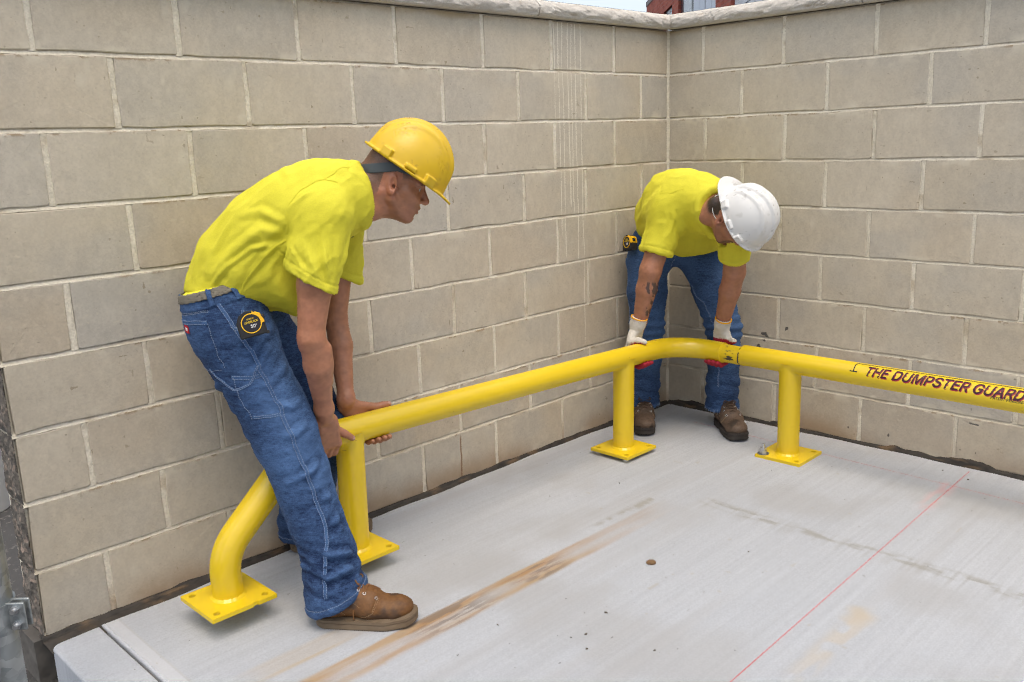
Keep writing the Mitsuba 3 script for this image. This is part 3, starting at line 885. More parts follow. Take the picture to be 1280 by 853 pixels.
class Shape:
    def __init__(self):
        self.ops = []

    def add(self, prim, k=.01, how='u'):
        self.ops.append((how, prim[0], k, np.asarray(prim[1], float), float(prim[2])))
        return self

    def cut(self, fn, k=.002):                 # keep where fn < 0
        self.ops.append(('i', fn, k, None, None))
        return self

    def value(self, P, centres=None, rad=0.0):
        """P (n, m, 3) points in n groups of the given centres and radius."""
        d = np.full(P.shape[:2], .5)
        for how, fn, k, c, r in self.ops:
            if c is None or centres is None:
                m = slice(None)
            else:
                m = np.linalg.norm(centres - c, axis=1) < r + rad + 2 * k + .02
                if not m.any():
                    continue
            x, y = d[m], fn(P[m])
            if how == 'u':
                h = np.clip(.5 + .5 * (x - y) / k, 0, 1)
                d[m] = x + (y - x) * h - k * h * (1 - h)
            elif how == 's':                   # carve
                h = np.clip(.5 - .5 * (x + y) / k, 0, 1)
                d[m] = x + (-y - x) * h + k * h * (1 - h)
            else:
                h = np.clip(.5 - .5 * (x - y) / k, 0, 1)
                d[m] = x + (y - x) * h + k * h * (1 - h)
        return d

    def mesh(self, h, smooth=1):
        lo = np.min([c - r for how, _, _, c, r in self.ops if how == 'u'], 0) - 6 * h
        hi = np.max([c + r for how, _, _, c, r in self.ops if how == 'u'], 0) + 6 * h
        n = 8
        Bk = n * h
        g = [np.arange(int(np.ceil((hi[i] - lo[i]) / Bk))) for i in range(3)]
        ijk = np.stack(np.meshgrid(*g, indexing='ij'), -1).reshape(-1, 3)
        cen = lo + (ijk + .5) * Bk
        d0 = self.value(cen[:, None], cen, 0.3)[:, 0]
        keep = np.abs(d0) < Bk * 1.45 + .012
        ijk, cen = ijk[keep], cen[keep]
        loc = np.stack(np.meshgrid(*[np.arange(n + 1)] * 3, indexing='ij'), -1)
        P = lo + (ijk[:, None] * n + loc.reshape(-1, 3)[None]) * h
        Vv = np.vstack([self.value(P[i:i + 600], cen[i:i + 600], Bk * .87) for i in range(0, len(P), 600)])
        Vv = Vv.reshape(-1, n + 1, n + 1, n + 1)
        S = Vv < 0
        act = np.nonzero((S.reshape(len(S), -1).any(1)) & (~S.reshape(len(S), -1).all(1)))[0]
        Vv, S, ijk = Vv[act], S[act], ijk[act]
        corner = {(a, b, c): Vv[:, a:n + a, b:n + b, c:n + c] for a in (0, 1) for b in (0, 1) for c in (0, 1)}
        acc, cnt = np.zeros((*corner[0, 0, 0].shape, 3)), np.zeros(corner[0, 0, 0].shape)
        for ax in range(3):
            for b in (0, 1):
                for c in (0, 1):
                    e0 = [0, b, c] if ax == 0 else [b, 0, c] if ax == 1 else [b, c, 0]
                    e1 = list(e0)
                    e1[ax] = 1
                    f0, f1 = corner[tuple(e0)], corner[tuple(e1)]
                    m = (f0 < 0) != (f1 < 0)
                    t = np.where(m, f0 / np.where(m, f0 - f1, 1), 0)
                    for k in range(3):
                        acc[..., k] += np.where(m, (t if k == ax else e0[k]), 0)
                    cnt += m
        cells = np.nonzero(cnt > 0)
        gi = ijk[cells[0]] * n + np.stack(cells[1:], -1)
        pos = lo + (gi + acc[cells] / cnt[cells][:, None]) * h
        BIG = 1 << 20
        key = lambda q: (q[:, 0].astype(np.int64) * BIG + q[:, 1]) * BIG + q[:, 2]
        ck = key(gi + 4)
        order = np.argsort(ck)
        ck, pos = ck[order], pos[order]
        F = []
        for ax in range(3):
            sl0 = [slice(0, n)] * 3
            sl1 = [slice(0, n)] * 3
            sl1[ax] = slice(1, n + 1)
            s0, s1 = S[(slice(None), *sl0)], S[(slice(None), *sl1)]
            e = np.nonzero(s0 != s1)
            q = ijk[e[0]] * n + np.stack(e[1:], -1) + 4
            b, c = (ax + 1) % 3, (ax + 2) % 3
            ub, uc = np.eye(3, dtype=int)[b], np.eye(3, dtype=int)[c]
            quad = [q - ub - uc, q - uc, q, q - ub]
            idx, ok = [], np.ones(len(q), bool)
            for w in quad:
                kk = key(w)
                i = np.clip(np.searchsorted(ck, kk), 0, len(ck) - 1)
                ok &= ck[i] == kk
                idx.append(i)
            idx = np.stack(idx, -1)
            flip = ~s0[e]
            idx[flip] = idx[flip][:, ::-1]
            F.append(idx[ok])
        F = np.vstack(F)
        m = trimesh.Trimesh(pos, np.vstack([F[:, [0, 1, 2]], F[:, [0, 2, 3]]]), process=False)
        for _ in range(smooth):                # one pass there, one back: takes the grid's grain off
            pos = relax(relax(pos, F, .5), F, -.52)
        m = trimesh.Trimesh(pos, np.vstack([F[:, [0, 1, 2]], F[:, [0, 2, 3]]]), process=False)
        return m


def relax(v, F, lam):
    s, c = np.zeros_like(v), np.zeros(len(v))
    for i in range(4):
        for j in (1, 3):
            np.add.at(s, F[:, i], v[F[:, (i + j) % 4]])
            np.add.at(c, F[:, i], 1)
    return v + lam * (s / np.maximum(c, 1)[:, None] - v) * (c > 0)[:, None]


def normals(m):
    v, f = np.asarray(m.vertices), np.asarray(m.faces)
    fn = np.cross(v[f[:, 1]] - v[f[:, 0]], v[f[:, 2]] - v[f[:, 0]])
    n = np.zeros_like(v)
    for k in range(3):
        np.add.at(n, f[:, k], fn)
    return n / np.maximum(np.linalg.norm(n, axis=1, keepdims=True), 1e-12)


def seg_dist(p, pts):
    """Distance from points to a polyline, and the parameter along it (0..1)."""
    best, tt = np.full(len(p), 9.0), np.zeros(len(p))
    pts = np.asarray(pts, float)
    for i in range(len(pts) - 1):
        a, ab = pts[i], pts[i + 1] - pts[i]
        q = p - a
        t = np.clip(q @ ab / max(ab @ ab, 1e-12), 0, 1)
        d = np.linalg.norm(q - t[:, None] * ab, axis=1)
        m = d < best
        best[m], tt[m] = d[m], (i + t[m]) / (len(pts) - 1)
    return best, tt


def displace(m, fn):
    v = np.asarray(m.vertices)
    m.vertices = v + normals(m) * fn(v)[:, None]
    return m


def creases(p, lines):
    """Folds of cloth: each line (points, width, height) is a ridge with a hollow on either side, fading towards its ends."""
    out = np.zeros(len(p))
    for pts, w, a in lines:
        d, t = seg_dist(p, pts)
        fade = np.clip(4 * t * (1 - t), 0, 1) ** .5
        x = d / w
        out += a * fade * (np.exp(-x * x) - .45 * np.exp(-((x - 1.7) / .8) ** 2))
    return out


def ridged(p, f, seed, octv=3):
    n = meshkit.fbm(p * f, octv, seed=seed)
    return 1 - np.abs(2 * n - 1) * 2.2


def snap(m, pts, lift, step=.006):
    """Lays a polyline on a mesh: each point goes to the nearest vertex, then a little outwards."""
    P = densify(pts, step)
    v, n = np.asarray(m.vertices), normals(m)
    d, i = cKDTree(v).query(P, k=6)
    w = 1 / (d + 1e-4)
    w /= w.sum(1, keepdims=True)
    q = (v[i] * w[..., None]).sum(1)
    nn = (n[i] * w[..., None]).sum(1)
    nn /= np.linalg.norm(nn, axis=1, keepdims=True)
    # even the steps out
    for _ in range(2):
        q[1:-1] = .5 * q[1:-1] + .25 * (q[:-2] + q[2:])
    return q + nn * lift, nn


def ribbon(path, nn, width, thick):
    """A flat band along a path lying on a surface with normals nn."""
    t = np.gradient(path, axis=0)
    t /= np.linalg.norm(t, axis=1, keepdims=True)
    s = np.cross(t, nn)
    s /= np.linalg.norm(s, axis=1, keepdims=True)
    w = width / 2
    prof = [(-w, -thick), (-w, thick * .5), (-w * .8, thick), (w * .8, thick), (w, thick * .5), (w, -thick)]
    Vv = np.stack([path + s * a + nn * b for a, b in prof], 1)
    k, n = len(prof), len(path)
    Vv = Vv.reshape(-1, 3)
    F = [[i * k + j, i * k + (j + 1) % k, (i + 1) * k + (j + 1) % k, (i + 1) * k + j] for i in range(n - 1) for j in range(k)]
    F = np.array(F)
    F = np.vstack([F[:, [0, 1, 2]], F[:, [0, 2, 3]], [[0, j + 1, j] for j in range(1, k - 1)], [[(n - 1) * k, (n - 1) * k + j, (n - 1) * k + j + 1] for j in range(1, k - 1)]])
    return trimesh.Trimesh(Vv, F, process=False)


def stitches(path, nn, length=.0042, gap=.0022, r=.0007):
    """A row of thread stitches as short thin bars."""
    d = np.r_[0, np.cumsum(np.linalg.norm(np.diff(path, axis=0), axis=1))]
    ms = []
    s = gap
    while s + length < d[-1]:
        a = np.array([np.interp(s, d, path[:, k]) for k in range(3)])
        b = np.array([np.interp(s + length, d, path[:, k]) for k in range(3)])
        ms.append(tube([a, b], r, 5))
        s += length + gap
    return cat(ms)


# ------------------------------------------------------------------ materials of people and things
def cloth(col_fn, bump_fn, scale, rough=.85, sheen=.4, **kw):
    b = {'type': 'principled', 'base_color': mikit.proc(col_fn), 'roughness': rough, 'specular': .25, 'sheen': sheen, **kw}
    return {'type': 'twosided', 'bsdf': {'type': 'bumpmap', 'arbitrary': mikit.proc(bump_fn, eps=6e-4), 'scale': scale, 'bsdf': b}}


def shirt_color(p, n, uv):
    k = FBM(p.x * 7, p.y * 7, p.z * 7, 3)
    c = MIX((.520, .482, .030), (.570, .528, .042), k)
    return c * (.94 + .12 * N(p.x * 500, p.y * 500, p.z * 500))


bsdf('mat_shirt', cloth(shirt_color, lambda p, n, uv: N(p.x * 420, p.y * 420, p.z * 420) + 1.5 * N(p.x * 60, p.y * 60, p.z * 130), 2.5e-4, .8, .5))


def denim_color(p, n, uv):
    """uv.x: how far the denim has faded there (thigh front, seat, knees, seams), a wear of the cloth itself."""
    tw = N((p.x + p.z) * 420, (p.y - p.z) * 420, (p.x - p.y) * 420)
    slub = N((p.x - p.y) * 70, (p.x + p.y) * 70, p.z * 500)
    w = dr.clip(uv.x + .42 * (FBM(p.x * 11, p.y * 11, p.z * 8, 5) - .5) + .34 * (tw - .5) + .30 * (slub - .5) + .25 * (N(p.x * 140, p.y * 140, p.z * 170) - .5), 0, 1)
    c = MIX((.006, .017, .056), (.078, .155, .33), w)
    return c


bsdf('mat_denim', cloth(denim_color, lambda p, n, uv: N((p.x + p.z) * 420, (p.y - p.z) * 420, (p.x - p.y) * 420) + 1.6 * N(p.x * 75, p.y * 75, p.z * 75), 4e-4, .9, .3))
bsdf('mat_thread', diffuse((.22, .27, .36), .8, .2))
bsdf('mat_skin', {'type': 'twosided', 'bsdf': {'type': 'bumpmap', 'arbitrary': mikit.proc(lambda p, n, uv: N(p.x * 260, p.y * 260, p.z * 260) + 1.4 * N(p.x * 90, p.y * 90, p.z * 90)), 'scale': 4.5e-4,
     'bsdf': {'type': 'principled', 'base_color': {'type': 'mesh_attribute', 'name': 'vertex_color'}, 'roughness': .42, 'specular': .5}}})
bsdf('mat_coat', {'type': 'twosided', 'bsdf': {'type': 'bumpmap', 'arbitrary': mikit.proc(lambda p, n, uv: N(p.x * 500, p.y * 500, p.z * 500) + 2 * N(p.x * 160, p.y * 160, p.z * 160)), 'scale': 5e-4,
     'bsdf': {'type': 'principled', 'base_color': {'type': 'mesh_attribute', 'name': 'vertex_color'}, 'roughness': .8, 'specular': .3, 'sheen': .3}}})


def leather(c0, c1, c2):
    def col(p, n, uv):
        c = MIX(c0, c1, FBM(p.x * 16, p.y * 16, p.z * 16, 4))
        c = MIX(c, mi.Color3f(c2), SS(.50, .72, FBM(p.x * 24 + 7, p.y * 24, p.z * 24, 4)) * .75)
        return c * (.85 + .3 * N(p.x * 240, p.y * 240, p.z * 240))
    return {'type': 'twosided', 'bsdf': {'type': 'bumpmap', 'arbitrary': mikit.proc(lambda p, n, uv: N(p.x * 330, p.y * 330, p.z * 330) + 3 * FBM(p.x * 60, p.y * 60, p.z * 60, 2)), 'scale': 5e-4,
            'bsdf': {'type': 'principled', 'base_color': mikit.proc(col), 'roughness': .58, 'specular': .35}}}


bsdf('mat_tan_leather', leather((.085, .036, .012), (.165, .076, .025), (.035, .023, .017)))
bsdf('mat_brown_leather', leather((.075, .048, .034), (.145, .098, .070), (.035, .027, .022)))
bsdf('mat_tan_sole', diffuse(lambda p, n, uv: MIX((.105, .072, .045), (.185, .142, .10), FBM(p.x * 30, p.y * 30, p.z * 60, 3)), .8, .3))
bsdf('mat_dark_sole', diffuse(lambda p, n, uv: MIX((.018, .016, .016), (.06, .05, .045), FBM(p.x * 30, p.y * 30, p.z * 60, 3)), .7, .3))
bsdf('mat_lace', diffuse((.16, .075, .03), .85, .2))
bsdf('mat_lace_pale', diffuse((.30, .20, .11), .8, .2))
bsdf('mat_dark_lace', diffuse((.06, .04, .03), .85, .2))


def plastic(col, dirt):
    def fn(p, n, uv):
        k = SS(.60, .80, FBM(p.x * 28, p.y * 28, p.z * 28, 4))
        sc = SS(.80, .9, N(p.x * 120, p.y * 120, p.z * 30)) * SS(.55, .7, N(p.x * 18, p.y * 18, p.z * 18))
        return MIX(MIX(col, mi.Color3f(dirt), k * .45), mi.Color3f(dirt), dr.maximum(sc * .7, SS(.66, .72, FBM(p.x * 60, p.y * 60, p.z * 110, 3)) * SS(.5, .62, N(p.x * 14, p.y * 14, p.z * 14)) * .6))
    return {'type': 'twosided', 'bsdf': {'type': 'principled', 'base_color': mikit.proc(fn), 'roughness': .38, 'specular': .5}}


bsdf('mat_yellow_shell', plastic((.565, .370, .011), (.33, .21, .025)))
bsdf('mat_white_shell', plastic((.60, .605, .61), (.34, .33, .31)))
bsdf('mat_grey_strap', diffuse((.05, .062, .075), .5, .4))
bsdf('mat_belt', diffuse(lambda p, n, uv: MIX((.12, .11, .09), (.20, .185, .155), N(p.x * 90, p.y * 90, p.z * 500)), .85, .2))
bsdf('mat_red_tag', diffuse((.42, .02, .03), .7, .3))
bsdf('mat_white_print', diffuse((.72, .72, .72), .6, .3))
bsdf('mat_yellow_print', diffuse((.72, .50, .03), .5, .4))
bsdf('mat_case_yellow', diffuse((.78, .44, .015), .35, .5))
bsdf('mat_rubber', diffuse((.022, .022, .024), .6, .35))
bsdf('mat_disc', diffuse((.055, .045, .035), .6, .4))


# ------------------------------------------------------------------ parts of people
def hand(sh, W, P0, A, n_in, e_up, rp, s_i, phi0, spans, thumb, kr=1.0, gap=0.0, palm_k=.012):
    """A hand closed on a pipe. W wrist, P0 a point on the pipe's axis, A its direction (towards the thumb side), n_in from the palm
    into the pipe. s_i: places of the four fingers along A, phi0 the knuckles' angle below the palm side, spans the fingers' reach
    (degrees); thumb: (angle, along, lift) of its joints."""
    e1, e2 = -unit(n_in), -unit(e_up)
    at = lambda ph, s, g: P0 + A * s + (rp + g) * (math.cos(math.radians(ph)) * e1 + math.sin(math.radians(ph)) * e2)
    rr = np.array([.0098, .0102, .0096, .0082]) * kr
    K = []
    for i in range(4):
        r = rr[i]
        g = r + gap
        ph = phi0[i]
        seg = np.array([.40, .33, .27]) * spans[i]
        a = [ph, ph + seg[0], ph + seg[0] + seg[1], ph + seg.sum()]
        pts = [at(a[0], s_i[i], g + .003), at(a[1], s_i[i] * .995 + .005 * np.mean(s_i), g + .002), at(a[2], s_i[i], g + .001), at(a[3], s_i[i], g)]
        K.append(pts[0])
        sub = Shape()
        for j in range(3):
            ra, rb = r * (1.12 - .09 * j), r * (1.05 - .10 * j)
            sh.add(rcone(pts[j], pts[j + 1], ra, rb), .0035 if j else .006)
    # the back of the hand: four metacarpals webbed together
    K = np.array(K)
    wr = W
    for i in range(4):
        base = wr + (K[i] - K.mean(0)) * .55 + (K[i] - wr) * .18
        sh.add(rcone(base, K[i], .0145 * kr, .0118 * kr), palm_k)
        if i < 3:
            mid = (K[i] + K[i + 1]) / 2
            sh.add(rcone(base + (mid - base) * .3, base + (mid - base) * .88, .0135 * kr, .0098 * kr), palm_k)
    # thumb
    T = [wr + (K[0] - wr) * .22 + A * .012] + [at(ph, s, lf) for ph, s, lf in thumb]
    tr = np.array([.0165, .0138, .0118, .0098]) * kr
    for j in range(len(T) - 1):
        sh.add(rcone(T[j], T[j + 1], tr[j], tr[j + 1]), .010 if j == 0 else .005)
    return K, T


def head(sh, o, X, Yl, Z, jaw=1.0, nose=1.0):
    """A head about its ear point: X forward, Yl left, Z up."""
    A = np.array([X, Yl, Z])
    g = lambda x, y, z: o + X * x + Yl * y + Z * z
    E = lambda c, r, k=.02, how='u': sh.add(ellip(g(*c), A, r), k, how)
    E((-.008, 0, .048), (.101, .077, .093), .02)
    E((-.030, 0, .020), (.075, .068, .075), .02)
    E((.040, 0, -.010), (.056, .060, .082), .02)
    for s in (-1, 1):
        sh.add(rcone(g(.004, .056 * s, -.042), g(.066, .020 * s, -.088 * jaw), .020, .014), .018)   # jaw line
        sh.add(rcone(g(.045, .050 * s, -.010), g(.072, .038 * s, -.022), .020, .015), .02)           # cheekbone
        sh.add(rcone(g(.086, .012 * s, .030), g(.074, .046 * s, .030), .0095, .0085), .012)           # brow
        sh.add(rcone(g(-.075, .03 * s, -.035), g(-.050, .036 * s, -.10), .036, .038), .03)             # nape muscle
    sh.add(rcone(g(.072, -.010, -.092 * jaw), g(.072, .010, -.092 * jaw), .0175, .0175), .014)
    E((.060, 0, -.055), (.038, .040, .045), .02)
    E((.028, 0, -.078), (.052, .044, .030), .02)
    for s in (-1, 1):
        sh.add(rcone(g(.103, .033 * s, .010), g(.101, .036 * s, .010), .0135, .0125), .012, 's')       # eye sockets
    sh.add(rcone(g(.088, 0, .022), g(.113, 0, -.018), .0075, .0105), .008)                              # nose
    sh.add(rcone(g(.116 * nose, 0, -.022), g(.113 * nose, 0, -.026), .0105, .0100), .006)
    for s in (-1, 1):
        sh.add(rcone(g(.104, .0115 * s, -.026), g(.098, .015 * s, -.027), .0078, .0065), .005)
        sh.add(rcone(g(.110, .006 * s, -.0375), g(.102, .008 * s, -.038), .0032, .003), .003, 's')
    sh.add(rcone(g(.090, -.019, -.0520), g(.097, 0, -.0500), .0055, .0072), .006)                       # lips
    sh.add(rcone(g(.097, 0, -.0500), g(.090, .019, -.0520), .0072, .0055), .006)
    sh.add(rcone(g(.087, -.016, -.0665), g(.0935, 0, -.0660), .0060, .0082), .006)
    sh.add(rcone(g(.0935, 0, -.0660), g(.087, .016, -.0665), .0082, .0060), .006)
    sh.add(rcone(g(.102, -.017, -.0585), g(.104, .017, -.0585), .0036, .0036), .003, 's')
    sh.add(rcone(g(.096, -.010, -.0775), g(.096, .010, -.0775), .0055, .0055), .008, 's')
    for s in (-1, 1):                          # ears
        Ae = np.array([unit(X + .25 * Z), unit(Yl * s - .45 * X * 1.0), np.cross(unit(X + .25 * Z), unit(Yl * s - .45 * X)) * 1.0])
        sh.add(ellip(g(-.012, .076 * s, .004), Ae, (.0195, .0075, .033)), .006)
        sh.add(ellip(g(-.004, .081 * s, -.022), Ae, (.0105, .006, .012)), .006)
        sh.add(ellip(g(-.004, .0865 * s, .004), Ae, (.0105, .0075, .0195)), .004, 's')
        sh.add(rcone(g(-.001, .072 * s, -.004), g(-.002, .082 * s, -.004), .005, .006), .003, 's')
        sh.add(rcone(g(.008, .0735 * s, -.004), g(.009, .0735 * s, -.010), .0055, .005), .004)
    return g


def head_color(v, o, X, Yl, Z, base, hair, brow, beard=None, hairline=.2):
    q = v - o
    x, y, z = q @ X, q @ Yl, q @ Z
    c = np.tile(base, (len(v), 1)).astype(float)
    n = meshkit.fbm(v * 60, 3)
    c *= (.80 + .4 * n)[:, None]
    c *= (.93 + .14 * meshkit.noise(v * 190))[:, None]
    n2 = meshkit.noise(v * 420)
    near = np.linalg.norm(q, axis=1) < .19
    mixin = lambda c, k, t: c + (np.asarray(t) - c) * np.clip(k, 0, 1)[:, None]
    sst = lambda a, b, t: (lambda u: u * u * (3 - 2 * u))(np.clip((t - a) / (b - a), 0, 1))
    hr = sst(-.002, .022, z + .018 * (n - .5) + np.where(x < -.02, .07, 0) * sst(0, -.05, x) - .5 * np.maximum(x - .03, 0) - .02) * near
    hr = np.maximum(hr, sst(-.035, -.06, x) * sst(-.065, -.040, z) * near)
    ear = (np.abs(y) > .070) & (x > -.045) & (x < .016) & (z > -.045) & (z < .045)
    hr = np.where(ear, 0, hr)
    c = mixin(c, hr * (hairline + .5 * hairline * n2), hair)
    c = mixin(c, .32 * sst(.062, .08, np.abs(y)) * ear, (.42, .13, .08))
    lip = sst(.012, .004, np.abs(z + .0585)) * sst(.022, .016, np.abs(y)) * sst(.080, .086, x) * near
    c = mixin(c, .55 * lip, (.34, .115, .085))
    br = sst(.009, .004, np.abs(z - .033 + 2.0 * (np.abs(y) - .028) ** 2 * 8)) * sst(.006, .012, np.abs(y)) * sst(.056, .044, np.abs(y)) * sst(.06, .07, x) * near
    c = mixin(c, .75 * br * (.5 + n2), brow)
    c = mixin(c, .25 * sst(.105, .118, x) * sst(-.045, -.02, z) * near, (.46, .16, .10))
    st = sst(-.028, -.050, z) * sst(.0, .03, x) * near
    c = mixin(c, st * (.10 + .22 * n2), brow)
    if beard is not None:
        gt = np.maximum(sst(-.068, -.080, z) * sst(.034, .022, np.abs(y)), sst(-.034, -.042, z) * sst(.038, .030, np.abs(y)) * sst(.024, .012, np.abs(np.abs(y) - .030) + np.abs(z + .055) * .1)) * sst(.045, .062, x) * near
        ms = sst(.012, .006, np.abs(z + .043)) * sst(.034, .026, np.abs(y)) * sst(.06, .08, x) * near
        c = mixin(c, .9 * np.maximum(gt, ms) * (.6 + .5 * n2), beard)
    return c


def boot(sh_key, parent, heel, toe_dir, side, upper_mat, sole_mat, lace_mat, length=.295, label=None):
    """A laced leather work boot; local x from heel to toe, y left, z up from the ground."""
    X = unit(toe_dir)
    Yl = np.cross([0, 0, 1.0], X)
    Z = np.cross(X, Yl)
    k = length / .295
    fr = frame(heel, X * k, Yl * k, Z * k)
    to = lambda m: m.apply_transform(fr)
    A = np.eye(3)
    s = Shape()
    s.add(ecap((.045, 0, .062), (.052, 0, .110), (0, 1, 0), .040, .034, .040, .036), .01)
    s.add(ecap((.060, 0, .070), (.165, 0.004 * side, .062), (0, 1, 0), .046, .037, .038, .044), .03)
    s.add(ecap((.165, .004 * side, .055), (.230, .002 * side, .042), (0, 1, 0), .038, .047, .031, .042), .02)
    s.add(ellip((.240, .001, .048), A, (.047, .043, .031)), .02)
    s.add(ecap((.070, 0, .120), (.165, 0, .078), (0, 1, 0), .030, .032, .022, .030), .02)
    s.cut(lambda p: .020 - p[..., 2], .004)
    s.add(ecap((.054, 0, .105), (.060, 0, .125), (0, 1, 0), .042, .038, .042, .038), .006)
    m = s.mesh(.0034)

    def wear(p):
        out = .0016 * (meshkit.fbm(p * 55, 3) - .5) * 2
        out += creases(p, [([(.165, -.05, .07), (.172, 0, .10), (.165, .05, .07)], .006, -.0024), ([(.182, -.05, .06), (.190, 0, .09), (.182, .05, .06)], .006, -.0020),
                           ([(.085, -.045, .04), (.10, -.05, .075), (.10, -.045, .11)], .006, -.002)])
        out += .0021 * (p[:, 0] < .182 + .35 * (p[:, 2] - .075) - 6 * np.maximum(.055 - p[:, 2], 0) * .5) * (np.abs(p[:, 1]) > .014) * (p[:, 2] > .035)
        return out
    displace(m, wear)
    thread = []
    for sy in (-1, 1):
        for ln in ([(.180, .016 * sy, .076), (.178, .042 * sy, .060), (.160, .050 * sy, .045), (.140, .052 * sy, .034)], [(.085, .030 * sy, .115), (.120, .040 * sy, .085), (.148, .040 * sy, .070)],
                   [(.05, .045 * sy, .085), (.085, .05 * sy, .062), (.10, .05 * sy, .035)], [(.184, .016 * sy, .074), (.182, .043 * sy, .058), (.164, .052 * sy, .043)]):
            P_, n_2 = snap(m, ln, .0008, .004)
            thread.append(stitches(P_, n_2, .0036, .0018, .0006))
    tongue = displace(m, lambda p: 0 * p[:, 0])
    thread = cat(thread)
    key = obj('boot', to(m), upper_mat, parent, smooth=True, label=label)
    o = [Point(.046, 0).buffer(.0415), Point(.205, .004 * side).buffer(.0525), Point(.252, .001 * side).buffer(.0465)]
    from shapely import union_all
    ol = union_all([union_all([o[0], o[1]]).convex_hull, union_all([o[1], o[2]]).convex_hull])
    waist = Point(.115, -.082 * side).buffer(.045, 16)
    ol = ol.difference(waist).buffer(.012).buffer(-.012).simplify(.0006)
    lay = [(ol.buffer(-.003), 0, .004), (ol, .004, .018), (ol.buffer(-.0015), .018, .0205), (ol.buffer(.0008), .0205, .0285), (ol.buffer(-.0022), .0285, .0305)]
    sm = cat([extrude(a, b, c) for a, b, c in lay])
    v = np.asarray(sm.vertices).copy()
    v[:, 2] += .6 * np.maximum(v[:, 0] - .225, 0) ** 1.5 * 1.0
    sm.vertices = v
    obj('sole', to(sm), sole_mat, key, smooth=35)
    obj('stitching', to(thread), 'mat_lace_pale', key, kind='stuff')
    lc = []
    xs = np.linspace(.118, .172, 4)
    up = Shape()
    vv, nn = np.asarray(m.vertices), normals(m)
    tr = cKDTree(vv)
    inv = np.linalg.inv(fr)
    sf = lambda q: (lambda w: vv[tr.query(w)[1]] + nn[tr.query(w)[1]] * .0022)(fr[:3, :3] @ np.array(q) + fr[:3, 3])
    ztop = lambda x: .135 - .80 * (x - .10)
    ey = []
    for i, x in enumerate(xs):
        a, b = sf((x, -.020, ztop(x))), sf((x, .020, ztop(x)))
        mid = sf((x + .004, 0, ztop(x) + .01)) + Z * .002
        lc.append(tube(fillet([a, mid, b], [.006], 4), .0021, 8))
        if i < 3:
            b2 = sf((xs[i + 1], -.020, ztop(xs[i + 1])))
            lc.append(tube(fillet([b, (b + b2) / 2 + Z * .006, b2], [.004], 4), .0021, 8))
        for q in (a, b):
            ey.append(q)
    kx = sf((.122, 0, ztop(.122))) + Z * .004
    for sy in (-1, 1):
        lp = [kx, kx + Yl * sy * .020 + Z * .010 + X * .006, kx + Yl * sy * .034 + Z * .000 + X * .018, kx + Yl * sy * .016 - Z * .002 + X * .014, kx]
        lc.append(tube(fillet(lp, [.005, .004, .004], 4), .002, 8))
        e = sf((.125, .05 * sy, .05))
        lc.append(tube(fillet([kx, kx + Yl * sy * .024 + Z * .002, e + Yl * sy * .002, e - Z * .018], [.006, .008], 4), .0019, 8))
    obj('lace', cat(lc), lace_mat, key, smooth=True)
    for q in ey:
        w = inv[:3, :3] @ q + inv[:3, 3]
        t = trimesh.creation.torus(.0040, .0013, 14, 6)
        zz = unit(nn[tr.query(q)[1]])
        xx = unit(np.cross(zz, [.3, .5, .8]))
        t.apply_transform(frame(q - zz * .001, xx, np.cross(zz, xx), zz))
        obj('eyelet', t, 'mat_steel', key, smooth=True)
    return key


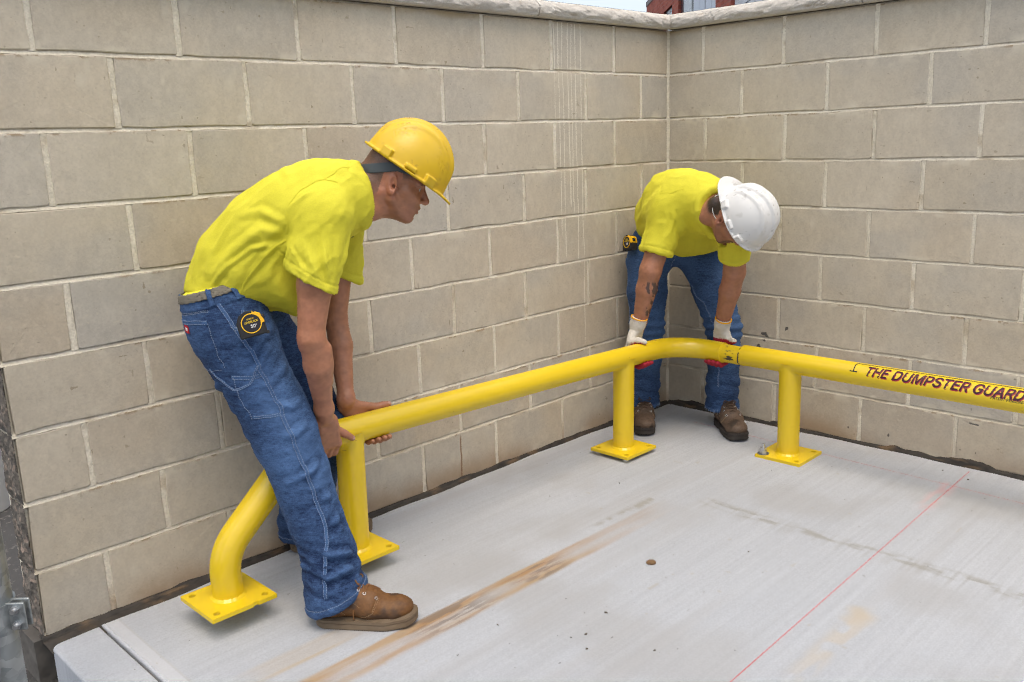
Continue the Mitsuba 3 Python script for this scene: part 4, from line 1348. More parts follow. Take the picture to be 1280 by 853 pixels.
def hard_hat(parent, o, X, Z, mat, label, reverse=False, ridge=1.0):
    """A hard hat; o the middle of the rim, X towards the wearer's brow, Z up through the crown. Peak forward, or aft if reversed."""
    X = unit(X)
    Z = unit(Z - X * (Z @ X))
    Yl = np.cross(Z, X)
    f = -1.0 if reverse else 1.0
    s = Shape()
    rx, ry, rz = .131, .111, .148

    def dome(p):
        x, y, z = p[..., 0], p[..., 1], p[..., 2]
        q = np.stack([x / rx, y / ry, z / rz], -1)
        k = np.linalg.norm(q, axis=-1)
        g = np.linalg.norm(q / np.array([rx, ry, rz]), axis=-1)
        d = k * (k - 1) / np.maximum(g, 1e-6)
        band = np.clip((z - .035) / .05, 0, 1)
        st = lambda a, b, t: (lambda u: u * u * (3 - 2 * u))(np.clip((t - a) / (b - a), 0, 1))
        wd = .020 + .012 * np.clip(x * f / .1, -1, 1)
        d = d - .0085 * ridge * band * st(wd + .005, wd - .005, np.abs(y)) - .0055 * ridge * band * st(.010, .003, np.abs(np.abs(y) - .052 - .02 * z)) * st(-.11, -.06, x * f)
        return d
    s.add((dome, (0, 0, .06), .17), .002)

    def inner(p):
        q = p / np.array([rx - .005, ry - .005, rz - .005])
        k = np.linalg.norm(q, axis=-1)
        g = np.linalg.norm(q / np.array([rx, ry, rz]), axis=-1)
        return k * (k - 1) / np.maximum(g, 1e-6)
    s.cut(lambda p: -p[..., 2], .002)

    def brim(p):
        x, y, z = p[..., 0] * f, p[..., 1], p[..., 2]
        e = (np.hypot(x / (rx + .011), y / (ry + .010)) - 1) * .11
        pk = (np.hypot((x - .055) / (.128 if reverse else .110), y / .102) - 1) * .10
        pk = np.maximum(pk, .05 - x)
        ol = np.minimum(e, pk)
        zc = .003 - 1.4 * np.maximum(x - .11, 0) ** 1.4 * .45 - .5 * y * y * np.clip((x - .05) / .08, 0, 1)
        return np.maximum(ol, np.abs(z - zc) - .0033)
    s.add((brim, (.02 * f, 0, 0), .19), .005)
    for x, ang in ((.070, 38), (.006, 4), (-.072, -40)):
        for sy in (-1, 1):
            x *= 1
            y = sy * ry * math.sqrt(1 - (x / rx) ** 2)
            nn = unit(V(x / rx ** 2, y / ry ** 2, 0))
            tt = unit(V(-nn[1], nn[0], 0))
            c = V(x, y, .016) + nn * .003
            Ab = np.array([tt, nn, V(0, 0, 1)])
            hw = (.017, .009, .0125) if x != .006 else (.018, .007, .006)

            def lug(p, c=c, Ab=Ab, hw=hw):
                q = np.abs((p - c) @ Ab.T) - (np.array(hw) - .002)
                return np.linalg.norm(np.maximum(q, 0), axis=-1) + np.minimum(q.max(-1), 0) - .002
            s.add((lug, c, .03), .003)
    s.add((inner, (0, 0, .06), .16), .002, 's')
    s.ops.append(('s', lambda p: np.maximum(inner(p), p[..., 2] - .02), .001, np.zeros(3), .2))
    m = s.mesh(.0031)
    m.apply_transform(frame(o, X, Yl, Z))
    return obj('hard_hat', m, mat, parent, smooth=True, label=label), (X, Yl, Z)


def headband(parent, g, mat, rx, ry, zf, zb, knob=True):
    """The suspension's band round the head, lower at the nape, with its ratchet."""
    a = np.radians(np.linspace(62, 298, 60))
    P, nn = [], []
    for t in a:
        x, y = rx * math.cos(t), ry * math.sin(t)
        back = max(0, -math.cos(t))
        P.append(g(x - .008, y, zf + (zb - zf) * back))
        nn.append(unit(g(x, y * 1.2, 0) - g(0, 0, 0)))
    key = obj('headband', ribbon(np.array(P), np.array(nn), .027, .0026), mat, parent, smooth=30)
    if knob:
        c, ax = P[30], nn[30]
        obj('ratchet_knob', tube([c, c + ax * .010, c + ax * .016, c + ax * .017], [.0175, .0175, .0155, .012], 28), mat, key, smooth=35)
    return key
# ------------------------------------------------------------------ the worker in the yellow hard hat
F1, R1, O1 = V(.80, -.60, 0), V(-.60, -.80, 0), V(-2.27, -.33, 0)
UZ = V(0, 0, 1)


def b1(s, f, z):
    return O1 + R1 * s + F1 * f + UZ * z


def loc1(p):
    q = p - O1
    return q @ R1, q @ F1, p[..., 2]


SKIN1 = (.360, .158, .090)
p1 = thing('person', 'bare-handed worker in a yellow hard hat lifting the left end of the pipe guard', 'person')

# body: neck, head, chest, arms and hands in one skin
sk = Shape()
sk.add(ecap(b1(0, -.12, 1.08), b1(0, .06, 1.19), R1, .10, .14, .085, .135), .03)
for s in (-1, 1):
    sk.add(rcone(b1(.05 * s, .09, 1.205), b1(.165 * s, .075, 1.165), .055, .05), .04)
sk.add(rcone(b1(0, .10, 1.212), b1(0, .225, 1.232), .064, .057), .03)
sk.add(rcone(b1(.0, .115, 1.235), b1(0, .205, 1.262), .040, .046), .03)
for s in (-1, 1):                              # neck cords down to the collar bones
    sk.add(rcone(b1(.055 * s, .235, 1.222), b1(.018 * s, .165, 1.158), .013, .011), .02)
sk.add(rcone(b1(0, .150, 1.188), b1(0, .262, 1.186), .046, .040), .02)
sk.add(rcone(b1(0, .232, 1.160), b1(0, .215, 1.155), .013, .011), .02)
sk.add(rcone(b1(.182, .072, 1.150), b1(.214, .032, .985), .050, .046), .02)
sk.add(rcone(b1(.214, .032, .985), b1(.222, .012, .838), .0455, .037), .012)
sk.add(rcone(b1(.216, .050, .985), b1(.224, .026, .90), .034, .030), .012)
sk.add(rcone(b1(.226, .004, .850), b1(.218, .000, .818), .024, .023), .012)
sk.add(ecap(b1(.222, .016, .835), b1(.197, .022, .755), R1, .037, .036, .0395, .037), .012)
sk.add(ecap(b1(.197, .022, .755), b1(.122, .022, .605), R1, .0395, .037, .0255, .0225), .012)
sk.add(rcone(b1(.212, .044, .80), b1(.180, .040, .70), .022, .016), .016)
sk.add(rcone(b1(-.180, .095, 1.105), b1(-.190, .078, .965), .047, .043), .02)
sk.add(rcone(b1(-.190, .078, .965), b1(-.190, .056, .812), .043, .036), .012)
sk.add(rcone(b1(-.194, .046, .822), b1(-.188, .042, .800), .025, .024), .014)
sk.add(ecap(b1(-.190, .058, .808), b1(-.170, .066, .725), R1, .036, .035, .038, .036), .012)
sk.add(ecap(b1(-.170, .066, .725), b1(-.110, .074, .566), R1, .038, .036, .0245, .0225), .012)
railz = lambda x: .4258 - .0263 * (x + .75)
AX = unit(V(1, 0, -.0263))
PX = lambda x: V(x, yL, railz(x))
Wr = b1(.104, .022, .576)
KR, TR = hand(sk, Wr, PX(-2.275), AX, V(0, 1, 0), UZ, RP, [.032, .010, -.012, -.032], [6, 4, 6, 12], [108, 112, 108, 96], [(-38, .034, .016), (-16, .062, .013), (4, .088, .0115)])
sk.add(ecap(b1(.118, .022, .600), Wr, R1, .028, .026, .024, .030), .02)
Wl = V(-2.135, -.262, .548)
KL, TL = hand(sk, Wl, PX(-2.062), AX, V(0, -1, 0), UZ, RP, [.034, .012, -.010, -.031], [8, 6, 8, 14], [122, 128, 124, 112], [(-44, .040, .017), (-52, .064, .0135), (-58, .086, .0115)])
sk.add(ecap(b1(-.108, .074, .562), Wl, R1, .027, .026, .024, .029), .02)
pt = math.radians(21)
HX, HZ = unit(F1 * math.cos(pt) - UZ * math.sin(pt)), unit(F1 * math.sin(pt) + UZ * math.cos(pt))
HY = np.cross(HZ, HX)
HO = b1(0, .270, 1.238)
hs, HS = Shape(), .90
g0 = head(hs, HO, HX, HY, HZ)
for (how_, fn_, k_, c_0, r_0) in hs.ops:      # his head is a little smaller than the pattern
    sk.ops.append((how_, (lambda p, fn_=fn_: HS * fn_(HO + (p - HO) / HS)), k_ * HS, HO + (c_0 - HO) * HS, r_0 * HS))
g1 = lambda x, y, z: HO + (g0(x, y, z) - HO) * HS
m = sk.mesh(.0034)


def skin_detail(v):
    out = .0006 * (meshkit.fbm(v * 120, 2) - .5)
    ln = [([b1(.235, .040, .80), b1(.215, .05, .70), b1(.15, .05, .62)], .0035, .0016), ([b1(-.16, .105, .78), b1(-.15, .108, .68), b1(-.105, .10, .60)], .003, .0016),
          ([b1(-.13, .098, .70), b1(-.10, .10, .63), b1(-.075, .095, .575)], .003, .0014), ([b1(.225, -.005, .76), b1(.20, -.02, .68)], .003, .0014)]
    out += creases(v, ln)
    ck = [([g1(.045, .062 * s, -.005), g1(.085, .034 * s, -.034), g1(.080, .030 * s, -.060)], .005, -.0014) for s in (-1, 1)]
    ck += [([g1(-.050, .050 * s, -.060), g1(-.075, .02 * s, -.052), g1(-.082, 0, -.05)], .004, -.0018) for s in (-1, 1)]
    return out + creases(v, ck)


displace(m, skin_detail)
v = np.asarray(m.vertices)
col = head_color(HO + (v - HO) / HS, HO, HX, HY, HZ, SKIN1, (.060, .040, .030), (.06, .036, .026), hairline=.60)
ss, ff, zz = loc1(v)
red = np.clip((meshkit.fbm(v * 22, 3) - .45) * 3, 0, 1)
col = col + (np.array([.37, .150, .095]) - col) * (red * .35)[:, None]
for q_ in [*KR, *KL, TR[2], TL[2]]:
    k = np.clip(1 - np.linalg.norm(v - q_, axis=1) / .017, 0, 1)
    col += (np.array([.37, .125, .085]) - col) * (.6 * k)[:, None]
for T_ in (TR, TL):                            # thumb nails
    u_ = unit(T_[-1] - T_[-2])
    n_c = T_[-1] + u_ * .002
    q_ = v - n_c
    out_ = unit(V(-.5, -.6, .6) - u_ * (u_ @ V(-.5, -.6, .6)))
    k = (np.linalg.norm(q_ - np.outer(q_ @ out_, out_), axis=1) < .0065) & (q_ @ out_ > .004)
    col[k] = .5 * col[k] + .5 * np.array([.55, .36, .30])
# elbows a little redder
for c, r in ((b1(.226, -.02, .83), .04), (b1(-.194, .02, .81), .035)):
    k = np.clip(1 - np.linalg.norm(v - c, axis=1) / r, 0, 1)
    col += (np.array([.44, .16, .11]) - col) * (.5 * k)[:, None]
scene[p1] = mikit.ply(m, 'mat_skin', smooth=True, color=np.clip(col, 0, 1))
for s in (-1, 1):
    e = trimesh.creation.icosphere(3, .0110)
    q = np.asarray(e.vertices)
    look = unit(V(.97, -.08 * s, -.22))
    dd = (q / .0110) @ look
    cc = np.where(dd[:, None] > .955, (.02, .014, .01), np.where(dd[:, None] > .83, (.10, .065, .035), (.40, .35, .31)))
    e.apply_transform(frame(g1(.0745, .0312 * s, .0105), HX, HY, HZ))
    obj('eye', e, 'mat_skin', p1, smooth=True, color=cc)

# t-shirt
sh = Shape()
TA = [((0, -.238, .945), .116, .150), ((0, -.178, 1.026), .128, .164), ((0, -.095, 1.108), .128, .178), ((0, -.010, 1.165), .122, .184), ((0, .070, 1.195), .112, .165), ((0, .140, 1.206), .084, .118), ((0, .20, 1.212), .078, .09)]
for (a, ra, wa), (b, rb, wb) in zip(TA[:-1], TA[1:]):
    sh.add(ecap(b1(*a), b1(*b), R1, ra, wa, rb, wb), .05)
sh.add(ellip(b1(.02, -.075, .990), np.array([R1, unit(F1 * .55 - UZ * .84), unit(F1 * .84 + UZ * .55)]), (.15, .135, .075)), .05)   # the slack front
hemf = np.array([-.42, -.366, -.30, -.24, -.17, -.113, -.04, .05])
hemz = np.array([.966, .964, .958, .940, .890, .862, .866, .890])


def hem_cut(p):
    s, f, z = loc1(p)
    hz = np.interp(f, hemf, hemz) + .005 * np.sin(38 * f + 9 * s) + .05 * np.clip(-s - .05, 0, 1)
    return (hz - z) * .82


sh.cut(hem_cut, .004)
for s in (-1, 1):
    sh.add(rcone(b1(.07 * s, .095, 1.215), b1(.165 * s, .072, 1.170), .075, .070), .05)
eR = b1(.2235, .022, 1.000)
nR = unit(-(UZ * .83 + F1 * .52))
eL = b1(-.19, .088, .952)
nL = unit(-(UZ * .86 + F1 * .46))
SR = [(b1(.168, .070, 1.165), .076), (b1(.206, .040, 1.055), .070), (b1(.228, .016, .93), .073)]
SL = [(b1(-.170, .098, 1.120), .072), (b1(-.186, .090, 1.010), .064), (b1(-.195, .083, .88), .065)]
sh.add(sleeve(SR, eR, nR), .03)
sh.add(sleeve(SL, eL, nL), .03)
# openings: neck and sleeves
cn = b1(0, .178, 1.205)
nn_ = unit(F1 + UZ * .10)
sh.cut(lambda p: np.where(np.abs(loc1(p)[0]) < .118, (p - cn) @ nn_ - .03 * np.clip(np.abs(loc1(p)[0]) / .1, 0, 1) ** 2, -.03), .006)
sh.add(ecap(b1(0, .115, 1.204), b1(0, .24, 1.215), R1, .066, .068, .080, .078), .006, 's')
sh.add(rcone(b1(.218, .0275, 1.02), b1(.228, .016, .93), .054, .063), .004, 's')
sh.add(rcone(b1(-.189, .087, .985), b1(-.195, .083, .88), .048, .056), .004, 's')
m = sh.mesh(.0042)
ax1 = unit(F1 * .80 + UZ * .60)


def shirt_folds(v):
    s, f, z = loc1(v)
    along = f * .8 + z * .6
    q = np.stack([s * 1.0, (z * .8 - f * .6) * 1.0, along * .22], -1)
    out = .0060 * (ridged(q, 13, 3) - .35) * np.clip((1.28 - along) / .25, .15, 1)
    q2 = np.stack([s, f, z], -1)
    qa = np.stack([s * .5, (z * .8 - f * .6), along * .35 + s * .4], -1)
    out += .0026 * (ridged(qa, 27, 41) - .4) * np.clip((1.25 - along) / .2, .25, 1)
    out += .0040 * (meshkit.fbm(q2 * 7, 3, seed=8) - .5) * 2
    ln = [([b1(.178, -.185, .950), b1(.188, -.13, 1.03), b1(.19, -.075, 1.085), b1(.20, -.03, 1.10)], .009, .007),        # side seam, drawn to the armpit
          ([b1(.19, -.02, 1.19), b1(.205, .03, 1.225), b1(.19, .09, 1.235)], .007, .004),
          ([b1(.20, -.04, 1.13), b1(.19, -.10, 1.14), b1(.17, -.19, 1.08), b1(.165, -.24, 1.01)], .014, .008),
          ([b1(.20, -.03, 1.15), b1(.17, -.10, 1.19), b1(.15, -.17, 1.18)], .012, .006),
          ([b1(.10, -.25, 1.14), b1(.13, -.30, 1.06), b1(.13, -.33, .99)], .016, .008),
          ([b1(.13, -.20, 1.17), b1(.155, -.26, 1.08), b1(.16, -.28, 1.0)], .015, .008),
          ([b1(.04, -.30, 1.12), b1(.05, -.35, 1.05)], .016, .006),
          ([b1(.19, -.20, .965), b1(.185, -.20, 1.03)], .009, .009), ([b1(.16, -.27, .965), b1(.165, -.27, 1.02)], .009, .008), ([b1(.12, -.32, .975), b1(.12, -.33, 1.03)], .009, .007),
          ([b1(.20, -.09, .90), b1(.195, -.10, .99), b1(.19, -.08, 1.06)], .014, .008), ([b1(.18, -.02, .92), b1(.19, -.04, 1.0), b1(.2, -.04, 1.07)], .015, .008),
          ([b1(.27, .0, 1.15), b1(.285, .03, 1.07), b1(.285, .05, 1.0)], .012, .006), ([b1(.25, .09, 1.15), b1(.28, .08, 1.06), b1(.27, .09, .99)], .012, .006),
          ([b1(.25, -.03, 1.09), b1(.28, -.01, 1.05), b1(.29, .03, 1.02)], .010, .006), ([b1(.16, .14, 1.14), b1(.22, .11, 1.03)], .010, .006),
          ([b1(.11, .165, 1.22), b1(.14, .14, 1.13), b1(.15, .13, 1.03)], .011, .006), ([b1(.08, .18, 1.16), b1(.07, .16, 1.06), b1(.03, .12, .99)], .012, .006),
          ([b1(.0, -.05, 1.31), b1(.10, -.02, 1.27), b1(.17, .0, 1.22)], .014, .0045), ([b1(.02, .08, 1.31), b1(.1, .09, 1.27)], .012, .004)]
    ln += [([b1(.19, -.06, 1.10), b1(.185, -.13, 1.09), b1(.17, -.20, 1.04), b1(.16, -.26, .98)], .007, .006), ([b1(.195, -.05, 1.08), b1(.19, -.11, 1.04), b1(.185, -.16, .99)], .007, .006), ([b1(.19, -.05, 1.05), b1(.19, -.08, .98), b1(.18, -.10, .91)], .007, .006),
           ([b1(.10, -.12, 1.22), b1(.13, -.19, 1.15), b1(.14, -.25, 1.06)], .008, .005), ([b1(.06, -.06, 1.28), b1(.08, -.15, 1.22), b1(.09, -.25, 1.13)], .009, .004), ([b1(.15, -.30, .965), b1(.15, -.29, 1.03)], .006, .007), ([b1(.18, -.23, .955), b1(.178, -.225, 1.02)], .006, .007),
           ([b1(.28, .02, 1.12), b1(.29, .04, 1.04)], .006, .005), ([b1(.26, .07, 1.13), b1(.275, .07, 1.05), b1(.265, .075, .99)], .006, .005), ([b1(.24, -.02, 1.10), b1(.27, -.01, 1.07), b1(.285, .01, 1.04)], .006, .005)]
    out += creases(v, ln)
    # hems are doubled, so stand a little proud
    for e, nv in ((eR, nR), (eL, nL)):
        t = (v - e) @ nv
        k = np.linalg.norm(v - e, axis=1) < .12
        out += .0011 * k * ((t > -.021) & (t < .01)) - .0016 * k * (np.abs(t + .0225) < .003)
    t = (v - cn) @ nn_
    out += .0020 * (np.abs(s) < .11) * (t > -.022) - .0014 * (np.abs(s) < .11) * (np.abs(t + .0235) < .003)
    return out


displace(m, shirt_folds)
shirt1 = obj('t_shirt', m, 'mat_shirt', p1, smooth=True)


def shirt_seam(parent, m, pts, w=.006):
    P, nn = snap(m, pts, .0006)
    obj('seam', ribbon(P, nn, w, .0013), 'mat_shirt', parent, smooth=30)


shirt_seam(shirt1, m, [b1(.165, -.020, 1.13), b1(.175, -.015, 1.19), b1(.165, .02, 1.235), b1(.15, .07, 1.262), b1(.145, .11, 1.245)])
shirt_seam(shirt1, m, [b1(.145, .08, 1.262), b1(.10, .12, 1.285), b1(.07, .15, 1.275)], .005)
shirt_seam(shirt1, m, [b1(.175, -.19, .945), b1(.185, -.13, 1.03), b1(.19, -.075, 1.085), b1(.195, -.04, 1.11)], .005)
lg, nl = snap(m, [b1(.06, .176, 1.045), b1(.075, .172, 1.040)], .0016, .003)
obj('chest_mark', ribbon(lg, nl, .005, .0006), 'mat_rubber', shirt1)

# jeans
je = Shape()
LEGR = [((.096, -.258, .955), .092), ((.100, -.228, .885), .112), ((.116, -.200, .815), .110), ((.128, -.177, .745), .100), ((.140, -.146, .680), .094), ((.150, -.116, .610), .094), ((.161, -.090, .535), .093),
        ((.174, -.060, .440), .083), ((.191, -.042, .360), .077), ((.208, -.018, .280), .076), ((.226, .008, .200), .077), ((.246, .016, .138), .080), ((.266, .024, .080), .086), ((.272, .030, .030), .090)]
LEGL = [((-.08, -.235, .945), .100), ((-.10, -.215, .850), .122), ((-.125, -.150, .720), .112), ((-.150, -.075, .590), .100), ((-.165, -.020, .470), .090), ((-.185, -.030, .360), .080), ((-.215, -.070, .230), .076), ((-.240, -.115, .110), .074), ((-.246, -.125, .030), .076)]
for LG in (LEGR, LEGL):
    for (a, ra), (b, rb) in zip(LG[:-1], LG[1:]):
        je.add(ecap(b1(*a), b1(*b), R1, ra * .97, ra * (.86 if a[2] > .2 else .94), rb * .97, rb * (.86 if b[2] > .2 else .94)), .03)
je.add(ellip(b1(0, -.250, .905), np.array([R1, F1, UZ]), (.160, .092, .110)), .05)
for s in (-1, 1):
    je.add(ellip(b1(.075 * s, -.250, .845), np.array([R1, F1, UZ]), (.088, .078, .105)), .04)
wn = unit(UZ * .96 - F1 * .22)
wc = b1(0, -.25, .974)
je.cut(lambda p: (p - wc) @ wn, .004)
fkR, fkL = b1(.266, .032, .070), b1(-.246, -.125, .050)
je.cut(lambda p: np.where(p[..., 2] < .3, np.where(loc1(p)[0] > 0, (fkR - p) @ unit(UZ + F1 * -.38), (fkL - p) @ UZ), -.1), .003)
je.add(rcone(b1(.268, .024, .10), b1(.276, .030, .02), .062, .076), .004, 's')
je.add(rcone(b1(-.243, -.12, .11), b1(-.247, -.125, .02), .056, .060), .004, 's')
m = je.mesh(.0050)


def jean_folds(v):
    s, f, z = loc1(v)
    out = .0044 * (meshkit.fbm(v * 6, 2, seed=4) - .5) * 2 + .0018 * (ridged(np.stack([s * 1.2, f * 1.2, z * 2.2], -1), 16, 6) - .3)
    right = s > 0
    # cloth stacked over the boot
    ph = (z + .22 * (f + .02) * np.where(right, 1, -.6) + .03 * (meshkit.noise(v * 9) - .5)) * 2 * np.pi / .052
    stack = np.clip((.235 - z) / .07, 0, 1) * np.clip((z - .07) / .05, 0, 1)
    out += .0075 * stack * (np.abs(np.sin(ph * .5)) ** .7 - .6)
    ln = [([b1(.25, -.06, .245), b1(.30, .02, .222), b1(.27, .11, .212)], .011, .015), ([b1(.26, -.07, .185), b1(.32, .01, .160), b1(.29, .12, .185)], .011, .018), ([b1(.27, -.06, .115), b1(.33, .01, .115), b1(.29, .11, .140)], .011, .013),
          ([b1(.29, .09, .20), b1(.31, .05, .175), b1(.31, .0, .19)], .009, .009), ([b1(.24, -.07, .22), b1(.29, -.03, .20)], .010, .010),
          ([b1(.22, .07, .46), b1(.24, .03, .38), b1(.24, -.06, .33)], .011, .009), ([b1(.23, .07, .38), b1(.25, .05, .31), b1(.26, -.02, .25)], .011, .011), ([b1(.18, -.13, .45), b1(.24, -.08, .43), b1(.25, .01, .47)], .011, .009),
          ([b1(.19, -.12, .41), b1(.24, -.06, .39), b1(.25, .0, .41)], .010, .007), ([b1(.24, .08, .30), b1(.26, .04, .27)], .010, .009), ([b1(.21, .05, .53), b1(.235, .0, .47), b1(.24, -.05, .44)], .011, .008),
          ([b1(.20, .01, .61), b1(.24, -.05, .57), b1(.22, -.15, .56)], .012, .008), ([b1(.17, .0, .67), b1(.22, -.06, .645), b1(.21, -.17, .67)], .012, .008), ([b1(.15, -.05, .77), b1(.21, -.12, .71), b1(.20, -.22, .72)], .013, .009),
          ([b1(.14, -.09, .87), b1(.20, -.15, .81), b1(.20, -.24, .80)], .012, .009), ([b1(.18, -.30, .80), b1(.15, -.33, .76), b1(.10, -.33, .76)], .011, .008), ([b1(.19, -.26, .72), b1(.15, -.27, .69), b1(.1, -.26, .69)], .011, .008),
          ([b1(.16, -.08, .84), b1(.21, -.12, .79), b1(.22, -.16, .74)], .010, .007), ([b1(.15, -.28, .66), b1(.19, -.20, .62)], .010, .006), ([b1(.16, -.22, .58), b1(.20, -.16, .53), b1(.23, -.1, .52)], .010, .006)]
    out += creases(v, ln)
    # waistband and hem are doubled
    t = (v - wc) @ wn
    out += .0022 * (t > -.040) - .0016 * (np.abs(t + .042) < .0035)
    hemk = np.where(right, (v - fkR) @ unit(UZ + F1 * -.38), (v - fkL) @ UZ)
    hemk = np.where(z < .3, hemk, 1)
    out += .0026 * (hemk < .022) - .0018 * (np.abs(hemk - .0235) < .003) + .0012 * (hemk < .022) * np.sin(70 * (f * 1.3 + s))
    return out


fv = jean_folds(np.asarray(m.vertices))
displace(m, lambda q: fv)
v = np.asarray(m.vertices)
s_, f_, z_ = loc1(v)
fade = .10 + .30 * np.clip((meshkit.fbm(v * 5, 3, seed=2) - .35) * 2, 0, 1)
front = np.clip((f_ + .30 - .5 * (.95 - z_)) / .2, 0, 1)
fade += .42 * np.exp(-((z_ - .66) / .18) ** 2) * np.exp(-((f_ + .10 + .35 * (.66 - z_) * -1) / .09) ** 2) * np.clip((s_ - .1) / .1, 0, 1) + .14 * np.exp(-((z_ - .44) / .08) ** 2)
fade += .30 * np.exp(-((f_ + .33) / .07) ** 2 - ((z_ - .86) / .09) ** 2)
fade = fade + np.clip(fv * 26, -.14, .24)      # the raised folds are worn paler
fade = fade + .16 * (ridged(np.stack([s_ * 1.2, f_ * 1.2, z_ * 2.2], -1), 16, 6) - .5) * .6
jeans1 = obj('jeans', m, 'mat_denim', p1, smooth=True, uv=np.c_[np.clip(fade, 0, 1), np.zeros(len(v))])
mj = m


def seam(parent, m, pts, width=.011, rows=(-.0042, .0042), lift=.0008, band=True):
    P, nn = snap(m, pts, lift)
    if band:
        rb = ribbon(P, nn, width, .0011)
        obj('seam', rb, 'mat_denim', parent, uv=np.tile([.52, 0], (len(rb.vertices), 1)))
    t = np.gradient(P, axis=0)
    t /= np.linalg.norm(t, axis=1, keepdims=True)
    sd = np.cross(t, nn)
    th = cat([stitches(P + sd * r + nn * .0012, nn) for r in rows])
    k = obj('stitching', th, 'mat_thread', parent, kind='stuff')


seam(jeans1, mj, [b1(.20, -.232, .945), b1(.22, -.20, .90), b1(.235, -.155, .82), b1(.245, -.115, .74), b1(.25, -.088, .66), b1(.26, -.062, .58), b1(.27, -.032, .48), b1(.275, -.005, .38), b1(.285, .018, .30), b1(.30, .008, .22), b1(.325, .0, .15), b1(.345, .008, .07)])
seam(jeans1, mj, [b1(.10, -.34, .905), b1(.15, -.315, .915), b1(.19, -.255, .920)], .006, (-.002, .002), band=False)      # yoke
seam(jeans1, mj, [b1(.10, -.345, .885), b1(.14, -.33, .89), b1(.185, -.262, .893)], .014, (-.005, .004))                   # back pocket
seam(jeans1, mj, [b1(.185, -.262, .893), b1(.19, -.235, .80), b1(.185, -.22, .765)], .006, (-.002,), band=False)
seam(jeans1, mj, [b1(.10, -.335, .755), b1(.14, -.30, .755), b1(.185, -.225, .762)], .006, (-.002,), band=False)
seam(jeans1, mj, [b1(.17, -.205, .745), b1(.19, -.19, .735), b1(.21, -.155, .735), b1(.228, -.12, .745)], .013, (-.004, .004))   # tool pocket on the leg
seam(jeans1, mj, [b1(.17, -.205, .745), b1(.185, -.165, .65), b1(.195, -.15, .62)], .006, (-.002,), band=False)
seam(jeans1, mj, [b1(.195, -.15, .625), b1(.22, -.11, .622), b1(.245, -.072, .630)], .010, (-.003, .003))
seam(jeans1, mj, [b1(.15, -.245, .77), b1(.19, -.20, .70), b1(.215, -.16, .72), b1(.235, -.135, .78)], .008, (-.002, .002))   # hammer loop
seam(jeans1, mj, [b1(.20, -.16, .93), b1(.22, -.165, .90), b1(.225, -.185, .875), b1(.22, -.20, .885)], .009, (-.003, .003))      # hip pocket
for (c_h, n_h, rr_h) in ((fkR, unit(UZ + F1 * -.38), .090), (fkL, UZ, .076)):
    e1_, e2_ = unit(np.cross(n_h, R1)), unit(np.cross(n_h, np.cross(n_h, R1)))
    ring_ = [c_h + n_h * .020 + rr_h * (math.cos(t) * e1_ + math.sin(t) * e2_) for t in np.linspace(0, 2 * np.pi, 40)]
    seam(jeans1, mj, ring_, .004, (0,), band=False)
tg_, tn = snap(mj, [b1(.14, -.33, .872), b1(.155, -.315, .872)], .0014, .004)
obj('pocket_tag', ribbon(tg_, tn, .022, .0010), 'mat_red_tag', jeans1)
tg2, tn2 = snap(mj, [b1(.145, -.325, .872), b1(.152, -.318, .872)], .0026, .003)
obj('pocket_tag_print', ribbon(tg2, tn2, .009, .0004), 'mat_white_print', jeans1)
# rivet, belt, loops
belt = Shape()
belt.ops = list(je.ops[:-4])
belt.ops = [o for o in belt.ops if o[0] == 'u']
bo = belt.ops


def belt_fn(p):
    s = Shape()
    s.ops = bo
    d = s.value(p if p.ndim == 3 else p[None])
    t = (p - wc) @ wn
    return np.maximum(np.abs(d - .0045) - .003, np.abs(t + .002) - .0130)


def tail_fn(p):
    s = Shape()
    s.ops = bo
    d = s.value(p if p.ndim == 3 else p[None])
    t = (p - wc) @ wn
    return np.maximum(d + .004, np.maximum(t - .009, -t - .02))


tl = Shape().add((tail_fn, wc, .24), .001)
obj('tucked_tail', displace(tl.mesh(.006), lambda v: .004 * (meshkit.fbm(v * 30, 2) - .5)), 'mat_shirt', shirt1, smooth=50)
bs = Shape().add((belt_fn, wc, .24), .001)
mb = bs.mesh(.0042)
obj('belt', mb, 'mat_belt', p1, smooth=40)
for q in ((.115, -.345), (.195, -.255), (.20, -.17), (-.10, -.345)):
    P0 = b1(q[0], q[1], .974 + .23 * (q[1] + .25))
    pth, nn2 = snap(mb, [P0 + wn * .018, P0 - wn * .012], .0022, .004)
    pth = np.vstack([pth[:1] - nn2[:1] * .004, pth, snap(mj, [P0 - wn * .034], .0022)[0]])
    nn2 = np.vstack([nn2[:1], nn2, nn2[-1:]])
    rb = ribbon(pth, nn2, .0135, .0014)
    obj('belt_loop', rb, 'mat_denim', jeans1, uv=np.tile([.42, 0], (len(rb.vertices), 1)))
# boots
boot('r', p1, b1(.266, -.042, 0), F1 + R1 * .20, -1, 'mat_tan_leather', 'mat_tan_sole', 'mat_lace', .30)
boot('l', p1, b1(-.232, -.165, 0), F1 * .92 - R1 * .39, 1, 'mat_tan_leather', 'mat_tan_sole', 'mat_lace', .30)
# hard hat
ph_ = math.radians(37)
hx, hz = F1 * math.cos(ph_) - UZ * math.sin(ph_), F1 * math.sin(ph_) + UZ * math.cos(ph_)
hard_hat(p1, b1(0, .304, 1.277), hx, hz, 'mat_yellow_shell', 'worn yellow hard hat with a raised centre ridge')
headband(p1, g1, 'mat_grey_strap', .1130, .0820, .060, .012)

